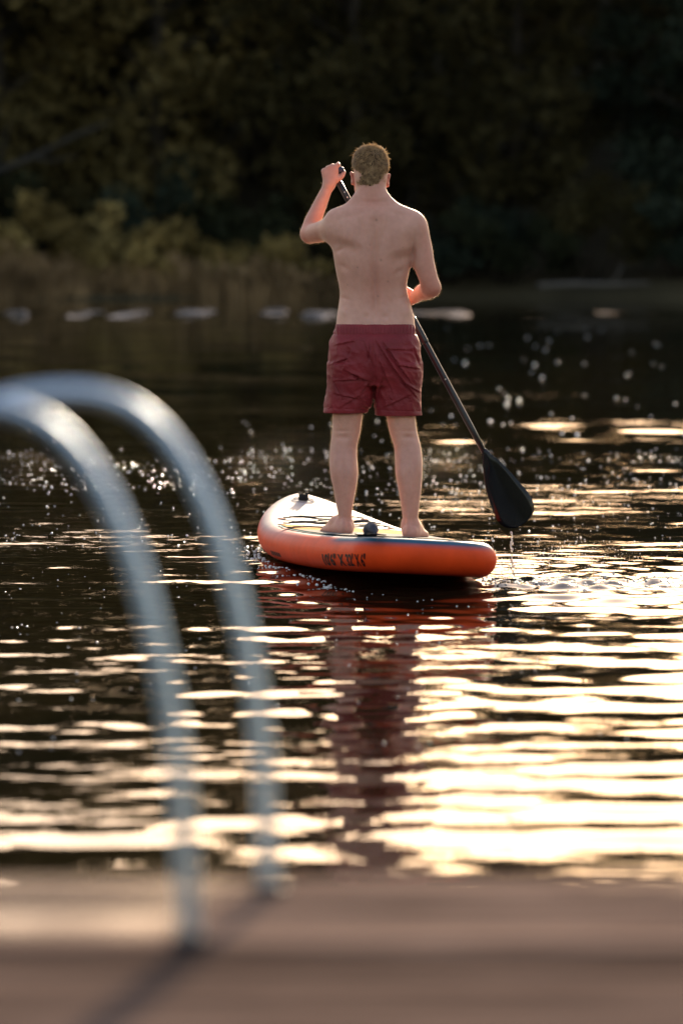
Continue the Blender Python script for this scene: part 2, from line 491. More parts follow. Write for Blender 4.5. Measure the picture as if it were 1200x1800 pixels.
# fallen log and stub of a post on the far bank
lg = empty('fallen_log', (8.9, SHORE - 0.2, 0.45), R(6))
lb = MB(); lb.tube([(-2.0, 0, 0), (-0.8, 0.05, 0.06), (0.7, 0, 0.05), (2.0, 0.1, 0.1)], [0.13, 0.12, 0.10, 0.06], 9)
lb.build('log_trunk', simple('grey_wood', (0.05, 0.045, 0.04), 0.85, var=0.4, scale=4), lg, True)
lb = MB(); lb.tube([(0.6, 0, 0.1), (0.9, -0.1, 0.5), (1.0, -0.1, 0.75)], [0.06, 0.04, 0.02], 6); lb.build('branch_stub', bpy.data.materials['grey_wood'], lg, True)
tag(lg, 'pale grey fallen log lying on the far bank', 'log')

# ------------------------------------------------------------------ dock
DOCK_Z = 0.55
KD = (H - DOCK_Z) / 1.06
DOCK_Y1 = 6.56 * KD
def wood_mat():
    m, nt, b = newmat('dock_wood')
    tc = nt.nodes.new('ShaderNodeNewGeometry'); oi = nt.nodes.new('ShaderNodeObjectInfo')
    mp = nt.nodes.new('ShaderNodeMapping'); mp.inputs['Scale'].default_value = (2.0, 26.0, 26.0)
    nt.links.new(tc.outputs['Position'], mp.inputs[0])
    n = nd(nt, 'ShaderNodeTexNoise'); n.inputs['Scale'].default_value = 1.6; n.inputs['Detail'].default_value = 6
    nt.links.new(mp.outputs[0], n.inputs['Vector'])
    cr = nt.nodes.new('ShaderNodeValToRGB')
    cr.color_ramp.elements[0].position = 0.3; cr.color_ramp.elements[0].color = (0.045, 0.030, 0.024, 1)
    cr.color_ramp.elements[1].position = 0.72; cr.color_ramp.elements[1].color = (0.25, 0.175, 0.145, 1)
    nt.links.new(n.outputs['Fac'], cr.inputs[0])
    hs = nt.nodes.new('ShaderNodeHueSaturation')
    mr = nt.nodes.new('ShaderNodeMapRange'); mr.inputs[3].default_value = 0.5; mr.inputs[4].default_value = 1.3
    nt.links.new(oi.outputs['Random'], mr.inputs[0]); nt.links.new(mr.outputs[0], hs.inputs['Value']); nt.links.new(cr.outputs[0], hs.inputs['Color'])
    nt.links.new(hs.outputs[0], b.inputs['Base Color']); b.inputs['Specular IOR Level'].default_value = 0.0; b.inputs['Roughness'].default_value = 0.9
    # damp patches left by swimmers
    mp2 = nt.nodes.new('ShaderNodeMapping'); mp2.inputs['Scale'].default_value = (1.1, 2.4, 1.0); mp2.inputs['Location'].default_value = (3.3, 0.9, 0)
    nt.links.new(tc.outputs['Position'], mp2.inputs[0])
    n2 = nd(nt, 'ShaderNodeTexNoise'); n2.inputs['Scale'].default_value = 1.3; n2.inputs['Detail'].default_value = 3
    nt.links.new(mp2.outputs[0], n2.inputs['Vector'])
    sx = nt.nodes.new('ShaderNodeSeparateXYZ'); nt.links.new(tc.outputs['Position'], sx.inputs[0])
    lx = nt.nodes.new('ShaderNodeMapRange'); lx.inputs[1].default_value = -0.08; lx.inputs[2].default_value = -0.26; lx.inputs[3].default_value = -0.25; lx.inputs[4].default_value = 0.34
    nt.links.new(sx.outputs[0], lx.inputs[0])
    ly = nt.nodes.new('ShaderNodeMapRange'); ly.inputs[1].default_value = 5.86 * KD; ly.inputs[2].default_value = 5.98 * KD; ly.inputs[3].default_value = -0.45; ly.inputs[4].default_value = 0.0
    nt.links.new(sx.outputs[1], ly.inputs[0])
    ad = nt.nodes.new('ShaderNodeMath'); ad.operation = 'ADD'; nt.links.new(lx.outputs[0], ad.inputs[0]); nt.links.new(ly.outputs[0], ad.inputs[1])
    ad2 = nt.nodes.new('ShaderNodeMath'); ad2.operation = 'ADD'; nt.links.new(ad.outputs[0], ad2.inputs[0]); nt.links.new(n2.outputs['Fac'], ad2.inputs[1])
    le = nt.nodes.new('ShaderNodeMapRange'); le.inputs[1].default_value = 6.22 * KD; le.inputs[2].default_value = 6.45 * KD; le.inputs[3].default_value = 0.0; le.inputs[4].default_value = 0.24
    nt.links.new(sx.outputs[1], le.inputs[0])
    ad3 = nt.nodes.new('ShaderNodeMath'); ad3.operation = 'ADD'; nt.links.new(ad2.outputs[0], ad3.inputs[0]); nt.links.new(le.outputs[0], ad3.inputs[1]); ad2 = ad3
    mr2 = nt.nodes.new('ShaderNodeMapRange'); mr2.inputs[1].default_value = 0.50; mr2.inputs[2].default_value = 0.85; mr2.inputs[3].default_value = 0.0; mr2.inputs[4].default_value = 1.0
    nt.links.new(ad2.outputs[0], mr2.inputs[0])
    b.inputs['Coat Roughness'].default_value = 0.12; b.inputs['Coat IOR'].default_value = 1.6
    nt.links.new(mr2.outputs[0], b.inputs['Coat Weight'])
    bp = nt.nodes.new('ShaderNodeBump'); bp.inputs['Strength'].default_value = 0.25; bp.inputs['Distance'].default_value = 0.004
    nt.links.new(n.outputs['Fac'], bp.inputs['Height']); nt.links.new(bp.outputs[0], b.inputs['Normal'])
    return m
WOOD = wood_mat()
DOCK_X0, DOCK_X1 = -0.62, 2.6
dock = empty('dock', ((DOCK_X0 + DOCK_X1) / 2, 2.0, 0))
tag(dock, 'weathered brown wooden dock with wet planks', 'dock')
def plank_mesh():
    bm = bmesh.new(); bmesh.ops.create_cube(bm, size=1)
    bmesh.ops.scale(bm, vec=(DOCK_X1 - DOCK_X0, 0.129, 0.035), verts=bm.verts)
    bmesh.ops.bevel(bm, geom=bm.edges[:], offset=0.004, segments=1, affect='EDGES')
    me = bpy.data.meshes.new('plank'); bm.to_mesh(me); bm.free(); me.materials.append(WOOD); return me
pm = plank_mesh()
y = DOCK_Y1 - 0.067
while y > -1.6:
    p = bpy.data.objects.new('plank', pm); COL.objects.link(p); p.parent = dock
    p.location = (rng.normal(0, 0.006), y - 2.0, DOCK_Z - 0.0175 + rng.normal(0, 0.0015))
    p.rotation_euler = (rng.normal(0, 0.006), 0, rng.normal(0, 0.0012))
    y -= 0.1425
for x in (-1.55, 0.0, 1.55):
    mb = MB(); mb.box((x, -0.14, DOCK_Z - 0.035 - 0.063 - 0.003), (0.06, 6.8, 0.12)); mb.build('beam', WOOD, dock)
for x in (-1.46, 1.46):
    for yy in (3.0, 0.2, -2.8):
        mb = MB(); mb.tube([(x, yy, -1.6), (x, yy, DOCK_Z - 0.040)], 0.055, 12); mb.build('post', WOOD, dock, True)

# ------------------------------------------------------------------ swim ladder
STEEL, nt_, b_ = newmat('brushed_steel')
b_.inputs['Metallic'].default_value = 1; b_.inputs['Roughness'].default_value = 0.44; b_.inputs['Base Color'].default_value = (0.44, 0.55, 0.68, 1)
def arc_path(foot, D):
    """rail standing on the deck at its foot, bending over to the left and down into the water"""
    pts = [Vector((foot, D, DOCK_Z + 0.004))]
    top, rad = DOCK_Z + 0.87, 0.0
    # profile in (x offset, height above deck): follows the leaning bent tube
    prof = [(0.0, 0.0), (-0.004, 0.10), (-0.010, 0.22), (-0.022, 0.34), (-0.045, 0.47), (-0.078, 0.60), (-0.120, 0.71), (-0.165, 0.785),
            (-0.215, 0.835), (-0.265, 0.860), (-0.315, 0.870), (-0.375, 0.868), (-0.440, 0.855), (-0.500, 0.820), (-0.550, 0.765), (-0.585, 0.69), (-0.600, 0.60),
            (-0.605, 0.40), (-0.607, 0.10), (-0.607, -0.30), (-0.607, -1.15)]
    P = [Vector((foot + a * KD, D, DOCK_Z + 0.004 + (h * 0.958 * KD if h > 0 else h))) for a, h in prof]
    out = []
    for i in range(len(P) - 1):
        p0, p1, p2, p3 = P[max(i - 1, 0)], P[i], P[i + 1], P[min(i + 2, len(P) - 1)]
        for s in range(4):
            t = s / 4
            out.append(0.5 * ((2 * p1) + (-p0 + p2) * t + (2 * p0 - 5 * p1 + 4 * p2 - p3) * t * t + (-p0 + 3 * p1 - 3 * p2 + p3) * t ** 3))
    out.append(P[-1])
    return out
f1 = W(333, 1660, 1); d1 = (H - DOCK_Z) / (H - f1.z); foot1 = f1.x * d1
d2 = 6.38 * KD; foot2 = W(474, 1600, d2).x
ladder = empty('swim_ladder', (foot1, d1, DOCK_Z))
tag(ladder, 'bent stainless steel swim ladder handrails fixed to the dock', 'ladder')
o0 = Vector((foot1, d1, DOCK_Z))
for ft, dd in ((foot1, d1), (foot2, d2)):
    mb = MB(); mb.tube([p - o0 for p in arc_path(ft, dd)], 0.0132, 20)
    h_ = mb.build('handrail', STEEL, ladder, True)
    mb = MB(); mb.lathe([(0.024, 0), (0.024, 0.008), (0.0165, 0.011)], 20, Matrix.Translation(Vector((ft, dd, DOCK_Z + 0.001)) - o0))
    mb.build('base_collar', simple('dark_rubber', (0.02, 0.02, 0.025), 0.7, spec=0.2), h_, True)
for zz in (0.22, -0.06, -0.34):
    a = Vector((foot1 - 0.607 * KD, d1, zz)) - o0; b2 = Vector((foot2 - 0.607 * KD, d2, zz)) - o0
    mb = MB(); mb.box((a + b2) / 2, (0.07, (b2 - a).length, 0.03), Matrix.Rotation(math.atan2(-(b2 - a).x, (b2 - a).y), 3, 'Z')); mb.build('step', STEEL, ladder)
# ================================================================== PADDLE BOARD
BL, BHW, BT = 3.2, 0.405, 0.075
RN, RT, TW, NP = 0.1525, 0.041, 0.7412, 1.97
def rocker(y):
    s = y / BL + 0.5
    return RN * max(0, (s - .5) / .5) ** 2.2 + RT * max(0, (.5 - s) / .5) ** 2.2
def half_w(s):
    if s < .5: w = TW + (1 - TW) * math.sin(math.pi * s)
    else: w = max(0, 1 - ((s - .5) / .5) ** NP) ** .6
    t = min(1, max(0, (.06 - s) / .06))
    return BHW * w * math.sqrt(max(0, 1 - t * t))
# right-hand outline from tail centre to nose centre, resampled evenly
_s = np.concatenate([np.linspace(0, .06, 60) ** 1.0, np.linspace(.062, .96, 200), 1 - np.linspace(.2, 0, 80) ** 2])
_o = np.array([(half_w(s), (s - .5) * BL) for s in np.sort(np.unique(_s))])
_o[0, 0] = 0; _o[-1, 0] = 0
_l = np.concatenate([[0], np.cumsum(np.linalg.norm(np.diff(_o, axis=0), axis=1))])
NB = 96
_t = np.linspace(0, _l[-1], NB + 1)
OUT = np.stack([np.interp(_t, _l, _o[:, 0]), np.interp(_t, _l, _o[:, 1])], 1)
_tan = np.gradient(OUT, axis=0); _tan /= np.linalg.norm(_tan, axis=1)[:, None]
_nrm = np.stack([_tan[:, 1], -_tan[:, 0]], 1); _nrm[0] = (0, -1); _nrm[-1] = (0, 1)
INS = OUT - _nrm * BT
INS[:, 0] = np.maximum(INS[:, 0], 0)
def board_paint(y, th):
    """printed colours: white deck fading to orange rails, navy flash along the tail edge"""
    s = y / BL + .5
    white, orange, red = np.array((.47, .405, .39)), np.array((.84, .072, .009)), np.array((.74, .052, .010))
    k = th / (math.pi / 2)                     # -1 bottom .. 1 deck edge
    f = min(1, max(0, (k - 0.02) / 0.70)); f = f * f * (3 - 2 * f)
    front = min(1, max(0, (s - .30) / .35))
    f *= 0.10 + 0.90 * front
    low = min(1, max(0, (-k + .1) / .8))
    c = orange * (1 - low) + red * low
    c = c * (1 - f) + white * f
    if k >= 0.93 and s >= 0.43: c = white
    if 0.40 < k < 0.84 and s < 0.20:
        e = min(1, (0.20 - s) / 0.05) * min(1, (k - 0.40) / 0.08)
        c = c * (1 - e) + np.array((.02, .10, .17)) * e
    if k >= 0.84 and s < 0.43: c = np.array((.55, .54, .53))
    return c
def build_board():
    x, y, yaw, pitch, roll, z = BOARD_Q
    M = Matrix.Translation((x, y, z)) @ Matrix.Rotation(yaw, 4, 'Z') @ Matrix.Rotation(pitch, 4, 'X') @ Matrix.Rotation(roll, 4, 'Y')
    root = empty('paddle_board'); root.matrix_world = M
    NT = 15; ths = np.linspace(-math.pi / 2, math.pi / 2, NT)
    V, C, ring = [], [], {}
    n2 = 2 * NB
    for i in range(n2):
        if i <= NB: p, nn, sg = INS[i], _nrm[i], 1
        else: p, nn, sg = INS[n2 - i], _nrm[n2 - i], -1
        for j, th in enumerate(ths):
            xx, yy = sg * (p[0] + nn[0] * BT * math.cos(th)), p[1] + nn[1] * BT * math.cos(th)
            V.append((xx, yy, rocker(yy) + BT + BT * math.sin(th))); C.append(board_paint(yy, th)); ring[i, j] = len(V) - 1
    Fc = []
    for i in range(n2):
        k = (i + 1) % n2
        for j in range(NT - 1):
            Fc.append((ring[i, j], ring[k, j], ring[k, j + 1], ring[i, j + 1]))
    for top in (NT - 1, 0):
        NC = 8; idx = {}
        for i in range(1, NB):
            a, b = V[ring[n2 - i, top]], V[ring[i, top]]
            for c in range(NC + 1):
                if c == 0: idx[i, c] = ring[n2 - i, top]
                elif c == NC: idx[i, c] = ring[i, top]
                else:
                    t = c / NC; yy = a[1]
                    V.append((a[0] + (b[0] - a[0]) * t, yy, rocker(yy) + (2 * BT if top else 0)))
                    C.append(board_paint(yy, math.pi / 2) if top else np.array((.60, .05, .018))); idx[i, c] = len(V) - 1
        for i in range(1, NB - 1):
            for c in range(NC):
                q = (idx[i, c], idx[i, c + 1], idx[i + 1, c + 1], idx[i + 1, c])
                Fc.append(q if top else q[::-1])
        for e, i in ((0, 1), (NB, NB - 1)):
            for c in range(NC):
                q = (ring[e, top], idx[i, c], idx[i, c + 1]); Fc.append(q if (e == NB) == bool(top) else q[::-1])
    m, nt, b = newmat('inflatable_pvc')
    at = nt.nodes.new('ShaderNodeVertexColor'); at.layer_name = 'paint'
    n = nd(nt, 'ShaderNodeTexNoise'); n.inputs['Scale'].default_value = 9; n.inputs['Detail'].default_value = 6
    tc = nt.nodes.new('ShaderNodeTexCoord'); nt.links.new(tc.outputs['Object'], n.inputs['Vector'])
    mr = nt.nodes.new('ShaderNodeMapRange'); mr.inputs[1].default_value = .3; mr.inputs[2].default_value = .75; mr.inputs[3].default_value = 1.06; mr.inputs[4].default_value = .84
    nt.links.new(n.outputs['Fac'], mr.inputs[0])
    hs = nt.nodes.new('ShaderNodeHueSaturation'); nt.links.new(at.outputs[0], hs.inputs['Color']); nt.links.new(mr.outputs[0], hs.inputs['Value'])
    nt.links.new(hs.outputs[0], b.inputs['Base Color'])
    b.inputs['Roughness'].default_value = .55; b.inputs['Specular IOR Level'].default_value = .14
    n3 = nd(nt, 'ShaderNodeTexNoise'); n3.inputs['Scale'].default_value = 260; nt.links.new(tc.outputs['Object'], n3.inputs['Vector'])
    bp = nt.nodes.new('ShaderNodeBump'); bp.inputs['Strength'].default_value = .12; bp.inputs['Distance'].default_value = .002
    nt.links.new(n3.outputs['Fac'], bp.inputs['Height']); nt.links.new(bp.outputs[0], b.inputs['Normal'])
    hull = mesh_obj('hull', V, Fc, m, root, True)
    bmh = bmesh.new(); bmh.from_mesh(hull.data); bmesh.ops.recalc_face_normals(bmh, faces=bmh.faces); bmh.to_mesh(hull.data); bmh.free()
    ca = hull.data.color_attributes.new('paint', 'FLOAT_COLOR', 'POINT')
    ca.data.foreach_set('color', np.concatenate([np.array(C), np.ones((len(C), 1))], 1).astype(np.float32).ravel())
    bvh = BVHTree.FromPolygons([Vector(v) for v in V], Fc)
    Mi = M.inverted()
    def hit(px, py):
        o = Mi @ Vector((0, 0, H)); d = (Mi.to_3x3() @ ray(px, py)).normalized()
        return bvh.ray_cast(o, d)[0]
    def deck(x, y, up=0.0): return Vector((x, y, rocker(y) + 2 * BT + up))
    # traction pad with its yellow front band and teal border
    h1 = hit(500, 938); h2 = hit(760, 945)
    y_b0, y_b1 = hit(640, 938.5).y, hit(640, 931.5).y
    def sheet(name, y0, y1, inset0, inset1, up, mat, n=40):
        vs, fs = [], []
        for i in range(n + 1):
            yy = y0 + (y1 - y0) * i / n
            hw = np.interp(yy, INS[:, 1], INS[:, 0])
            for k, t in enumerate((-1, -.6, -.2, .2, .6, 1)):
                vs.append(deck(t * max(hw - inset0, .01), yy, up))
        for i in range(n):
            for k in range(5): fs.append((i * 6 + k, i * 6 + k + 1, i * 6 + k + 7, i * 6 + k + 6))
        o = mesh_obj(name, vs, fs, mat, root, False)
        return o
    eva = simple('grey_foam', (.20, .19, .185), .9, var=.15, scale=30, bump=.3, bscale=160, spec=.05)
    yel = simple('yellow_foam', (.50, .20, .001), .9, var=.1, scale=30, spec=.05)
    teal = simple('teal_foam', (.01, .17, .21), .8, spec=.1)
    sheet('pad_border', -1.42, y_b1 + .006, -.006, 0, .0030, teal)
    sheet('traction_pad', -1.40, y_b0 - .004, .012, 0, .0070, eva)
    sheet('yellow_band', y_b0, y_b1, .012, 0, .0072, yel, 8)
    black = simple('black_rubber', (.008, .008, .009), .6, spec=.15)
    # carry handle: webbing strap with a padded grip
    hp = hit(655, 951); hx, hy = hp.x, hp.y + .06
    mb = MB(); mb.tube([deck(hx, hy + t * .10, .010 + .034 * (1 - t * t)) for t in np.linspace(-1, 1, 13)], [.010 if abs(t) > .75 else .021 for t in np.linspace(-1, 1, 13)], 12)
    hd = mb.build('carry_handle', simple('handle_fabric', (.03, .03, .05), .7, bump=.4, bscale=200), root, True)
    for sg in (-1, 1):
        mb = MB(); mb.box(deck(hx, hy + sg * .125, .010), (.07, .07, .006)); mb.build('handle_patch', black, hd)
    # valve at the nose with its round patch
    vp = hit(533, 880)
    T = Matrix.Translation(deck(vp.x, vp.y, .002))
    mb = MB(); mb.lathe([(.024, 0), (.026, .006), (.024, .018), (.024, .030), (.015, .034), (.015, .022)], 18, T)
    vl = mb.build('valve', black, root, True)
    for k in range(6):
        a = k * math.pi / 3
        mb = MB(); mb.box(T @ Vector((.0215 * math.cos(a), .0215 * math.sin(a), .034)), (.008, .008, .010), Matrix.Rotation(a, 3, 'Z')); mb.build('valve_lug', black, vl)
    mb = MB(); mb.tube([deck(vp.x + .055 * math.cos(a), vp.y + .055 * math.sin(a), .003) for a in np.linspace(0, 2 * math.pi, 33)], .0022, 6, False)
    mb.build('valve_ring', simple('patch_grey', (.35, .3, .32), .6), root, True)
    # bungee cords between six fixings
    L = [hit(508, 913), hit(508, 923), hit(515, 931)]; Rr = [hit(629, 913), hit(659, 923), hit(676, 929)]
    L = [deck(p.x, p.y, .012) for p in L]; Rr = [deck(p.x, p.y, .012) for p in Rr]
    def cord(a, b):
        mb = MB(); mb.tube([a.lerp(b, t) + Vector((0, 0, .004 * math.sin(t * 9) ** 2 + (rocker(a.lerp(b, t).y) - (1 - t) * rocker(a.y) - t * rocker(b.y)))) for t in np.linspace(0, 1, 13)], .0038, 6)
        mb.build('bungee_cord', black, root, True)
    cord(L[0], Rr[0]); cord(L[0], Rr[1]); cord(L[1], Rr[0]); cord(L[1], Rr[1]); cord(L[2], Rr[2]); cord(L[1], Rr[2])
    patchm = simple('fixing_patch', (.50, .12, .06), .5)
    for p, sg in [(q, -1) for q in L] + [(q, 1) for q in Rr]:
        mb = MB(); mb.lathe([(.022, 0), (.020, .003)], 14, Matrix.Translation(p + Vector((sg * .035, 0, -.0105)))); fx = mb.build('fixing', patchm, root, True)
        mb = MB(); mb.tube([p + Vector((sg * .012 + .016 * math.cos(a), .012 * math.sin(a), -.003)) for a in np.linspace(0, 2 * math.pi, 13)], .0032, 6, False); mb.build('fixing_ring', black, fx, True)
    # printed size on the left rail: arc position and height taken from the surface
    def rail_pt(yy, th, off=.0012):
        k = np.argmin(np.abs(OUT[:, 1] - yy) + (OUT[:, 0] < .12) * 9)
        ins_x = np.interp(yy, INS[6:-6, 1], INS[6:-6, 0]); nx = np.interp(yy, OUT[6:-6, 1], _nrm[6:-6, 0]); ny = np.interp(yy, OUT[6:-6, 1], _nrm[6:-6, 1])
        r_ = BT + off
        y2 = yy + ny * r_ * math.cos(th)
        return Vector((-(ins_x + nx * r_ * math.cos(th)), y2, rocker(y2) + BT + r_ * math.sin(th)))
    def to_rail(px, py):
        p = hit(px, py)
        th = math.asin(max(-1, min(1, (p.z - rocker(p.y) - BT) / BT)))
        ny = np.interp(p.y, OUT[6:-6, 1], _nrm[6:-6, 1])
        return p.y - ny * BT * math.cos(th), th
    def rail_text(s, pa, pb, half_h, name, bold=.0):
        us = np.linspace(0, 1, 9); smp = [to_rail(pa[0] + (pb[0] - pa[0]) * q, pa[1] + (pb[1] - pa[1]) * q) for q in us]
        fy = lambda q: float(np.interp(q, us, [k[0] for k in smp])); ft = lambda q: float(np.interp(q, us, [k[1] for k in smp]))
        cu = bpy.data.curves.new(name, 'FONT'); cu.body = s; cu.resolution_u = 3; cu.offset = bold
        to = bpy.data.objects.new(name, cu); COL.objects.link(to)
        bpy.context.view_layer.update()
        me = bpy.data.meshes.new_from_object(to); bpy.data.objects.remove(to)
        bm = bmesh.new(); bm.from_mesh(me); bmesh.ops.subdivide_edges(bm, edges=[e for e in bm.edges if e.calc_length() > .15], cuts=2); bmesh.ops.triangulate(bm, faces=bm.faces); bm.to_mesh(me); bm.free()
        xs = [v.co.x for v in me.vertices]; zs = [v.co.y for v in me.vertices]
        x0, x1, z0, z1 = min(xs), max(xs), min(zs), max(zs)
        for v in me.vertices:
            u, w = (v.co.x - x0) / (x1 - x0), (v.co.y - z0) / (z1 - z0)
            q = bvh.find_nearest(rail_pt(fy(u), ft(u) + (w - .5) * 2 * half_h))
            nq = q[1] if (q[1].x < 0) else -q[1]
            v.co = q[0] + nq * .0022
        me.materials.append(black)
        o = bpy.data.objects.new(name, me); link(o, root); o['label'] = 'black size lettering printed on the orange rail'
    rail_text('10\'6" X 32" X 6"', (568, 984), (652, 985), .38, 'lettering', .024)
    # small dark print near the bow, too small to read in the photograph: plain bars
    (ya, ta), (yb, tb) = to_rail(477, 971), to_rail(494, 976)
    vs, fs = [], []
    for k in range(5):
        u0, u1 = k / 5, k / 5 + .14
        b0 = len(vs)
        for u, dz in ((u0, -.14), (u1, -.14), (u1, .14), (u0, .14)): vs.append(rail_pt(ya + (yb - ya) * u, ta + (tb - ta) * u + dz))
        fs.append((b0, b0 + 1, b0 + 2, b0 + 3))
    mesh_obj('bow_print', vs, fs, black, root, False)
    # seam round the rail
    ys_, ts_ = to_rail(662, 975)
    mb = MB(); mb.tube([rail_pt(ys_, th, .0004) for th in np.linspace(-.9, 1.2, 16)], .0014, 5); mb.build('rail_seam', simple('seam', (.35, .06, .02), .6), root, True)
    tag(root, 'orange and white inflatable paddle board floating on the lake', 'paddle board')
    return root, M
board, BOARD_M = build_board()
def deck_world_z(x, y):
    Mi = BOARD_M.inverted(); p = Mi @ Vector((x, y, .15))
    return (BOARD_M @ Vector((p.x, p.y, rocker(p.y) + 2 * BT))).z

# ================================================================== PERSON
DM = 17.40
class Field:
    """signed-distance grid that shapes are blended into"""
    def __init__(s, lo, hi, res):
        s.lo = np.array(lo, float); s.res = res
        s.n = np.ceil((np.array(hi) - s.lo) / res).astype(int) + 1
        s.ax = [s.lo[i] + np.arange(s.n[i]) * res for i in range(3)]
        s.d = np.full(s.n, 0.12, np.float32)
    def _win(s, a, b):
        i0 = np.clip(np.floor((np.array(a) - s.lo) / s.res).astype(int), 0, s.n - 1)
        i1 = np.clip(np.ceil((np.array(b) - s.lo) / s.res).astype(int) + 1, 1, s.n)
        sl = tuple(slice(p, q) for p, q in zip(i0, i1))
        return sl, s.ax[0][sl[0]][:, None, None], s.ax[1][sl[1]][None, :, None], s.ax[2][sl[2]][None, None, :]
    def union(s, sl, e, k):
        d = s.d[sl]
        h = np.maximum(k - np.abs(d - e), 0) / k
        s.d[sl] = np.minimum(d, e) - h * h * k * .25
    def cut(s, sl, e, k):
        d = s.d[sl]; e = -e
        h = np.maximum(k - np.abs(d - e), 0) / k
        s.d[sl] = np.maximum(d, e) + h * h * k * .25
    def cone(s, a, b, ra, rb, k=.015, sub=False):
        a, b = np.array(a, float), np.array(b, float); m = max(ra, rb) + .06
        sl, X, Y, Z = s._win(np.minimum(a, b) - m, np.maximum(a, b) + m)
        ab = b - a; L2 = max(ab @ ab, 1e-9)
        t = np.clip(((X - a[0]) * ab[0] + (Y - a[1]) * ab[1] + (Z - a[2]) * ab[2]) / L2, 0, 1)
        e = np.sqrt((X - a[0] - t * ab[0]) ** 2 + (Y - a[1] - t * ab[1]) ** 2 + (Z - a[2] - t * ab[2]) ** 2) - (ra + (rb - ra) * t)
        (s.cut if sub else s.union)(sl, e.astype(np.float32), k)
    def chain(s, pts, k=.015, n=5):
        """smooth chain: pts = [(point, radius)], interpolated with a spline"""
        P = np.array([list(p) + [r_] for p, r_ in pts], float); out = []
        for i in range(len(P) - 1):
            p0, p1, p2, p3 = P[max(i - 1, 0)], P[i], P[i + 1], P[min(i + 2, len(P) - 1)]
            for q in range(n):
                t = q / n
                out.append(.5 * ((2 * p1) + (-p0 + p2) * t + (2 * p0 - 5 * p1 + 4 * p2 - p3) * t * t + (-p0 + 3 * p1 - 3 * p2 + p3) * t ** 3))
        out.append(P[-1])
        lo = np.min([o[:3] for o in out], 0) - .16; hi = np.max([o[:3] for o in out], 0) + .16
        sl, X, Y, Z = s._win(lo, hi); e = None
        for i in range(len(out) - 1):
            a, b, ra, rb = out[i][:3], out[i + 1][:3], out[i][3], out[i + 1][3]
            ab = b - a; L2 = max(ab @ ab, 1e-9)
            t = np.clip(((X - a[0]) * ab[0] + (Y - a[1]) * ab[1] + (Z - a[2]) * ab[2]) / L2, 0, 1)
            q = np.sqrt((X - a[0] - t * ab[0]) ** 2 + (Y - a[1] - t * ab[1]) ** 2 + (Z - a[2] - t * ab[2]) ** 2) - (ra + (rb - ra) * t)
            e = q if e is None else np.minimum(e, q)
        s.union(sl, e.astype(np.float32), k)
    def ell(s, c, r_, k=.015, rot=None, sub=False):
        c = np.array(c, float); m = max(r_) + .06
        sl, X, Y, Z = s._win(c - m, c + m)
        x, y, z = X - c[0], Y - c[1], Z - c[2]
        if rot is not None:
            q = np.array(rot.transposed())
            x, y, z = (q[0, 0] * x + q[0, 1] * y + q[0, 2] * z), (q[1, 0] * x + q[1, 1] * y + q[1, 2] * z), (q[2, 0] * x + q[2, 1] * y + q[2, 2] * z)
        k0 = np.sqrt((x / r_[0]) ** 2 + (y / r_[1]) ** 2 + (z / r_[2]) ** 2)
        k1 = np.sqrt((x / r_[0] ** 2) ** 2 + (y / r_[1] ** 2) ** 2 + (z / r_[2] ** 2) ** 2) + 1e-6
        e = (k0 * (k0 - 1) / k1).astype(np.float32)
        (s.cut if sub else s.union)(sl, e, k)
    def stack(s, lev, k=.02, p=2.0, sub=False):
        """horizontal ellipses: lev = [(z, cx, cy, rx, ry)] from top to bottom"""
        A = np.array(sorted(lev), float)
        zi = s.ax[2]; c = []
        t = np.interp(zi, A[:, 0], np.arange(len(A)))
        i = np.clip(np.floor(t).astype(int), 0, len(A) - 2); f = t - i
        for j in range(1, 5):
            v = A[:, j]; p1, p2 = v[i], v[i + 1]; p0 = v[np.maximum(i - 1, 0)]; p3 = v[np.minimum(i + 2, len(A) - 1)]
            c.append(.5 * ((2 * p1) + (-p0 + p2) * f + (2 * p0 - 5 * p1 + 4 * p2 - p3) * f * f + (-p0 + 3 * p1 - 3 * p2 + p3) * f ** 3))
        cx, cy, rx, ry = c
        lo = (min(A[:, 1] - A[:, 3]) - .06, min(A[:, 2] - A[:, 4]) - .06, A[0, 0] - .06); hi = (max(A[:, 1] + A[:, 3]) + .06, max(A[:, 2] + A[:, 4]) + .06, A[-1, 0] + .06)
        sl, X, Y, Z = s._win(lo, hi); zs = sl[2]
        cx, cy, rx, ry = [q[zs][None, None, :] for q in (cx, cy, rx, ry)]
        q = (np.abs((X - cx) / rx) ** p + np.abs((Y - cy) / ry) ** p) ** (1 / p)
        e = (q - 1) * np.minimum(rx, ry)
        e = np.maximum(e, np.maximum(Z - A[-1, 0], A[0, 0] - Z))
        (s.cut if sub else s.union)(sl, e.astype(np.float32), k)
    def mesh(s):
        """surface nets"""
        d = s.d; ins = d < 0; n = d.shape
        c = np.zeros([k - 1 for k in n], np.int8)
        for a in (0, 1):
            for b in (0, 1):
                for g in (0, 1): c += ins[a:n[0] - 1 + a, b:n[1] - 1 + b, g:n[2] - 1 + g]
        cells = np.argwhere((c > 0) & (c < 8))
        idm = np.full(c.shape, -1, np.int32); idm[tuple(cells.T)] = np.arange(len(cells))
        pos = np.zeros((len(cells), 3)); cnt = np.zeros(len(cells))
        cor = [(a, b, g) for a in (0, 1) for b in (0, 1) for g in (0, 1)]
